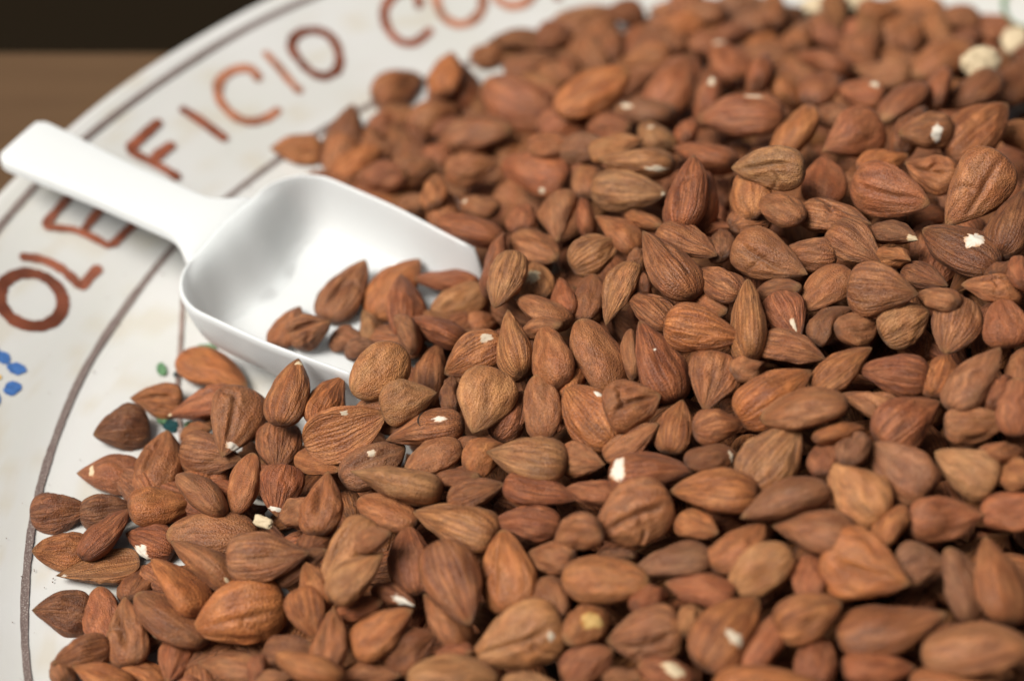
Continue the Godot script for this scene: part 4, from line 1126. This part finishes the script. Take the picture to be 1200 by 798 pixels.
	nut("slender smooth brown almond, tip left, third right of the fan-ridged almond", V(87.0, 65.4, -482.3), V(18, -93, 20), V(16.5, 9.7, 27.0), "m", "s")
	nut("ridged reddish almond, tip up right, just above the broad dusky almond", V(118.5, 63.5, -479.8), V(-10, 125, 29), V(16.4, 8.8, 24.3), "r", "w")
	nut("smooth brown almond, tip down left, just below the cracked almond", V(-24.3, 36.7, -488.3), V(17, -71, 4), V(12.7, 7.9, 19.5), "m", "s")
	nut("brown almond with a ragged white broken end", V(41.9, 50.3, -470.9), V(-8, 90, -15), V(16.8, 10.2, 26.6), "r", "w", [[109, 0.12, 3.5, 2.8, "W"]])
	nut("creased brown almond, tip up, next down left of the scuffed wrinkled almond", V(-58.4, 29.2, -476.3), V(-12, 173, -30), V(14.9, 9.8, 22.5), "m", "c")
	nut("slender smooth brown almond, tip up left, just up left of the large dented almond", V(-93.8, 17.0, -462.1), V(-8, -128, 64), V(17.3, 10.2, 28.7), "m", "s", [[5, 0.12, 1.1, 1.0, "c"]])
	nut("smooth reddish almond, tip right, just above the dark-dented triangular almond", V(40.2, 42.9, -428.9), V(17, 126, -54), V(10.5, 7.1, 13.7), "r", "s")
	nut("ridged orange-brown almond, tip down, next right of the large dented almond", V(-60.5, 27.4, -435.7), V(12, 16, 5), V(12.0, 7.3, 17.5), "o", "w")
	nut("plump ridged brown almond, tip down, next down right of the crumb-edged almond", V(-74.5, 19.1, -508.5), V(4, -3, -9), V(14.7, 8.3, 19.4), "m", "w")
	nut("smooth tan almond, tip right, just up left of the cracked almond", V(-32.3, 40.9, -508.1), V(-12, 104, 42), V(14.2, 7.3, 18.5), "a", "s")
	nut("ridged tan almond, tip up right, second up left of the pale smooth teardrop almond", V(77.8, 57.3, -470.9), V(-25, 134, 23), V(18.0, 8.2, 25.0), "a", "w")
	nut("ridged tan almond, tip left, third right of the cracked almond", V(4.4, 45.2, -480.7), V(2, -103, -2), V(16.8, 10.2, 25.6), "a", "w")
	nut("plump smooth orange-brown almond, tip left, third below the dusky slanting almond", V(147.2, 61.4, -460.6), V(33, -138, -24), V(10.5, 7.3, 14.7), "o", "s")
	nut("slender smooth dusky almond, tip left, just left of the pale smooth teardrop almond", V(79.6, 56.2, -454.6), V(6, -72, 42), V(16.8, 10.7, 27.9), "p", "s")
	nut("ridged tan almond, tip left, just above the big egg-shaped almond", V(-17.2, 35.4, -463.1), V(7, -118, 3), V(17.3, 11.3, 29.4), "a", "w", [[155, 0.34, 0.8, 2.0, "w"]])
	nut("smooth orange-brown almond, tip right, just right of the folded almond", V(55.0, 48.8, -451.0), V(-24, 44, 7), V(10.5, 7.3, 16.7), "o", "s")
	nut("bent brown almond, tip left, next left of the folded almond", V(18.9, 46.8, -450.0), V(34, -94, -45), V(11.9, 7.3, 17.2), "m", "b")
	nut("bent brown almond, tip up right, just above the scuffed almond", V(66.7, 49.7, -443.2), V(-9, 131, -18), V(14.8, 8.5, 22.8), "m", "b")
	nut("smooth reddish almond, tip right, just left of the white-tipped sliver", V(-45.7, 23.7, -440.1), V(-28, 85, -31), V(11.1, 7.3, 17.3), "r", "s")
	nut("slender smooth reddish almond, tip up right, next down right of the scuffed almond", V(71.0, 44.4, -411.6), V(-14, 139, -41), V(13.4, 8.8, 23.6), "r", "s")
	nut("plump smooth dark almond, tip up right, next below the white-tipped sliver", V(-29.9, 25.8, -424.0), V(-18, 115, 34), V(14.8, 7.3, 18.9), "d", "s")
	nut("smooth reddish almond, tip right, second below the big egg-shaped almond", V(-16.0, 29.8, -419.3), V(-47, 52, -31), V(10.5, 5.8, 15.8), "r", "s")
	nut("plump smooth reddish almond, tip up, second below the large dented almond", V(-74.5, 19.8, -420.3), V(26, -174, -85), V(10.5, 5.9, 12.5), "r", "s")
	nut("upright almond with a white top, leaning on the scoop side", V(-70.7, 33.1, -519.3), V(-14, 169, -16), V(14.9, 9.5, 24.7), "o", "w", [[124, 0.89, 1.4, 1.0, "c"]])
	nut("slender smooth tan almond, tip left, just down right of the scuffed wrinkled almond", V(-35.4, 36.5, -478.6), V(-2, -105, 51), V(17.2, 11.2, 29.6), "a", "s")
	nut("ridged orange-brown almond, tip left, second right of the almond with ragged white end", V(59.6, 53.8, -460.5), V(7, -99, 11), V(17.1, 9.9, 26.4), "o", "w")
	nut("ridged reddish almond, tip up, next above the white-tipped sliver", V(-30.6, 29.6, -454.1), V(-12, -172, -19), V(13.8, 9.2, 23.9), "r", "w")
	nut("plump smooth tan almond, tip up, just left of the scuffed almond", V(50.7, 42.8, -421.7), V(-0, 161, -55), V(10.5, 7.3, 12.5), "a", "s")
	nut("smooth dark almond, tip right, next down right of the large dented almond", V(-66.8, 16.1, -430.4), V(-29, 78, 14), V(11.5, 7.3, 18.0), "d", "s")
	nut("smooth reddish almond, tip right, second right of the broad dusky almond", V(146.6, 57.3, -449.8), V(-4, 87, 16), V(13.0, 8.6, 20.8), "r", "s")
	nut("large brown almond with a deep hooked fold on top", V(35.4, 48.1, -455.9), V(18, -70, -35), V(19.2, 10.5, 26.0), "m", "c")
	nut("smooth orange-brown almond, tip up right, just down right of the pale smooth teardrop almond", V(110.1, 56.0, -445.6), V(2, 152, -52), V(11.3, 7.3, 17.7), "o", "s")
	nut("creased tan almond, tip down left, second up left of the white-tipped sliver", V(-50.0, 33.9, -452.7), V(21, -37, 17), V(15.0, 9.2, 26.2), "a", "c")
	nut("ridged brown almond, tip right, next up right of the large dented almond", V(-73.5, 28.3, -456.2), V(-8, 88, 26), V(16.9, 9.8, 26.1), "m", "w")
	nut("slender smooth dusky almond, tip left, just down right of the folded almond", V(46.7, 46.0, -439.9), V(9, -84, 21), V(14.4, 8.5, 24.3), "p", "s")
	nut("smooth brown almond, tip up left, next below the big egg-shaped almond", V(-19.6, 30.6, -430.8), V(-9, -144, 35), V(12.7, 8.3, 21.6), "m", "s")
	nut("plump smooth reddish almond, tip up, just left of the long sheeny almond", V(86.1, 43.9, -407.5), V(1, 168, 0), V(12.7, 7.3, 18.1), "r", "s")
	nut("smooth brown almond, tip right, just left of the pale-topped almond", V(32.2, 36.9, -405.3), V(-41, 51, -39), V(10.5, 5.7, 12.9), "m", "s")
	nut("large dusky blurred almond with a flat broad face", V(113.9, 60.1, -463.8), V(-10, -134, -36), V(17.5, 8.6, 23.3), "p", "s")
	nut("smooth tan almond, tip up left, next right of the broad dusky almond", V(133.2, 60.9, -462.9), V(-10, -121, -40), V(15.5, 7.7, 20.6), "a", "s")
	nut("smooth reddish almond, tip right, just down right of the broad dusky almond", V(126.6, 56.9, -447.4), V(-2, 95, 38), V(14.0, 8.5, 22.7), "r", "s")
	nut("smooth dusky almond, tip left, just down left of the pale smooth teardrop almond", V(87.3, 54.8, -444.7), V(13, -114, 9), V(17.0, 11.0, 25.9), "p", "s")
	nut("smooth brown almond, tip right, second above the white-tipped sliver", V(-40.6, 42.5, -451.5), V(-39, 77, -22), V(10.5, 7.3, 12.7), "m", "s")
	nut("plump smooth dusky almond, tip right, just right of the triangular pitted almond", V(118.6, 52.7, -433.5), V(0, 90, 38), V(13.3, 7.3, 17.2), "p", "s")
	nut("smooth tan almond, tip down left, just up right of the scuffed almond", V(71.7, 50.6, -433.3), V(22, -66, -31), V(14.2, 8.3, 21.7), "a", "s")
	nut("slender smooth reddish almond, tip left, just up left of the scuffed almond", V(54.2, 47.1, -429.1), V(4, -106, 13), V(11.8, 7.3, 21.0), "r", "s")
	nut("large blunt almond with a wide dent across its upper side", V(-82.7, 16.9, -443.2), V(9, -72, -37), V(21.0, 11.5, 30.2), "o", "c")
	nut("small almond with a bright yellow bare patch", V(21.3, 37.6, -423.3), V(-5, -46, -20), V(11.4, 7.5, 17.4), "o", "s", [[86, 0.47, 3.0, 3.7, "y"]])
	nut("creased brown almond, tip up, second down left of the white-tipped sliver", V(-53.4, 27.1, -425.8), V(-9, 175, -39), V(12.6, 8.2, 21.2), "m", "c")
	nut("smooth reddish almond, tip up right, just below the yellow-patched almond", V(21.8, 34.9, -411.7), V(-16, 116, 31), V(11.6, 7.3, 17.2), "r", "s")
	nut("smooth reddish almond, tip right, just below the long sheeny almond", V(103.3, 44.9, -402.8), V(-1, 89, -20), V(13.6, 8.0, 20.9), "r", "s")
	nut("smooth brown almond, tip right, second below the white-tipped sliver", V(-41.1, 21.4, -417.2), V(-11, 82, -18), V(10.5, 7.3, 18.2), "m", "s")
	nut("smooth brown almond, tip right, second down right of the large dented almond", V(-68.8, 21.3, -415.4), V(-36, 84, -45), V(10.5, 7.1, 13.8), "m", "s")
	nut("pale tan smooth teardrop almond, blurred", V(100.7, 58.4, -456.3), V(-16, -139, -32), V(16.7, 8.8, 23.3), "a", "s")
	nut("creased orange-brown almond, tip up, just right of the big egg-shaped almond", V(-1.5, 36.4, -444.7), V(-12, -173, -24), V(16.9, 9.7, 27.7), "o", "c")
	nut("smooth tan almond, tip up right, next up left of the white-tipped sliver", V(-45.8, 36.9, -442.2), V(-20, 128, -2), V(12.6, 7.6, 21.0), "a", "s")
	nut("smooth orange-brown almond, tip right, just up right of the yellow-patched almond", V(27.2, 44.3, -434.9), V(-5, 81, 13), V(15.6, 9.4, 26.3), "o", "s")
	nut("smooth dusky almond, tip up, next up right of the long sheeny almond", V(128.7, 52.7, -426.5), V(-21, -167, 30), V(13.4, 8.7, 23.4), "p", "s")
	nut("ridged orange-brown almond, tip right, just down left of the triangular pitted almond", V(84.1, 51.4, -416.4), V(-14, 107, 33), V(15.2, 8.7, 20.6), "o", "w")
	nut("blurred orange-brown almond with a grey-white scuff", V(61.7, 47.9, -414.0), V(-6, 142, 9), V(17.1, 9.9, 28.6), "o", "w", [[118, 0.39, 3.2, 2.0, "w"]])
	nut("smooth orange-brown almond, tip up right, next down left of the white-tipped sliver", V(-38.1, 30.6, -426.7), V(-28, 115, 5), V(13.3, 7.8, 22.2), "o", "s")
	nut("slender smooth orange-brown almond, tip left, third down right of the large dented almond", V(-58.5, 29.9, -413.6), V(9, -119, 58), V(15.9, 9.0, 23.9), "o", "s")
	nut("blurred almond with a pale bare top at the bottom edge", V(43.8, 37.9, -406.1), V(-1, -114, 13), V(11.1, 7.3, 17.3), "r", "s", [[79, 0.37, 2.1, 3.7, "c"]])
	nut("big brown egg-shaped almond with its tip down and slightly right", V(-17.0, 38.6, -437.8), V(13, 21, 13), V(17.8, 11.3, 28.4), "m", "w")
	nut("creased tan almond, tip left, just left of the yellow-patched almond", V(1.2, 34.8, -420.3), V(16, -74, -35), V(19.5, 10.8, 29.6), "a", "c", [[73, 0.16, 1.2, 1.2, "w"]])
	nut("slender smooth tan almond, tip right, just down left of the yellow-patched almond", V(5.5, 32.4, -406.7), V(-29, 67, -48), V(11.3, 7.0, 18.2), "a", "s")
	nut("slender smooth brown almond, tip right, just down right of the long sheeny almond", V(124.0, 45.1, -397.1), V(-2, 89, -20), V(15.5, 9.3, 25.8), "m", "s")
	nut("smooth brown almond, tip up, second up right of the long sheeny almond", V(138.9, 54.0, -427.6), V(-11, -171, 27), V(17.3, 10.5, 28.9), "m", "s")
	nut("long dark almond with a greyish sheen at its blunt end", V(107.8, 48.8, -414.5), V(-12, 96, -1), V(17.3, 10.1, 32.2), "d", "s")
	nut("triangular brown almond with a dark central dent, out of focus", V(37.9, 40.8, -417.0), V(5, -82, -36), V(18.0, 8.7, 22.0), "m", "c")
	nut("slender smooth tan almond, tip right, third below the big egg-shaped almond", V(-17.0, 31.7, -409.8), V(-5, 86, -31), V(15.9, 9.7, 27.0), "a", "s")
	nut("slender smooth orange-brown almond, tip right, second down right of the scuffed almond", V(71.7, 44.4, -398.0), V(-5, 87, -54), V(17.3, 10.4, 31.5), "o", "s")
	nut("pale orange triangular almond with a small dark pit, out of focus", V(101.3, 55.0, -430.4), V(-3, 62, 38), V(21.4, 9.9, 27.1), "o", "c")
	nut("smooth brown almond, tip right, just right of the long sheeny almond", V(129.6, 52.2, -403.8), V(-11, 88, 3), V(17.3, 11.5, 30.6), "m", "s")
	piece("long cream slice of bare almond at the top edge of the pile", V(128.7, 6.0, -749.4), 28.8, 7.3, 3)
	piece("square broken cream piece lying against the fuzzy bent almond", V(169.3, 39.0, -674.9), 13.2, 10.3, 35)
	piece("round cream broken almond end at the pile top right edge", V(192.2, 11.0, -719.7), 9.4, 11.2, 0)
	piece("crumpled pale flake of almond skin between near almonds", V(-76.2, 27.4, -470.4), 6.3, 3.3, -25)
	under_almonds(cam)
	crumbs()
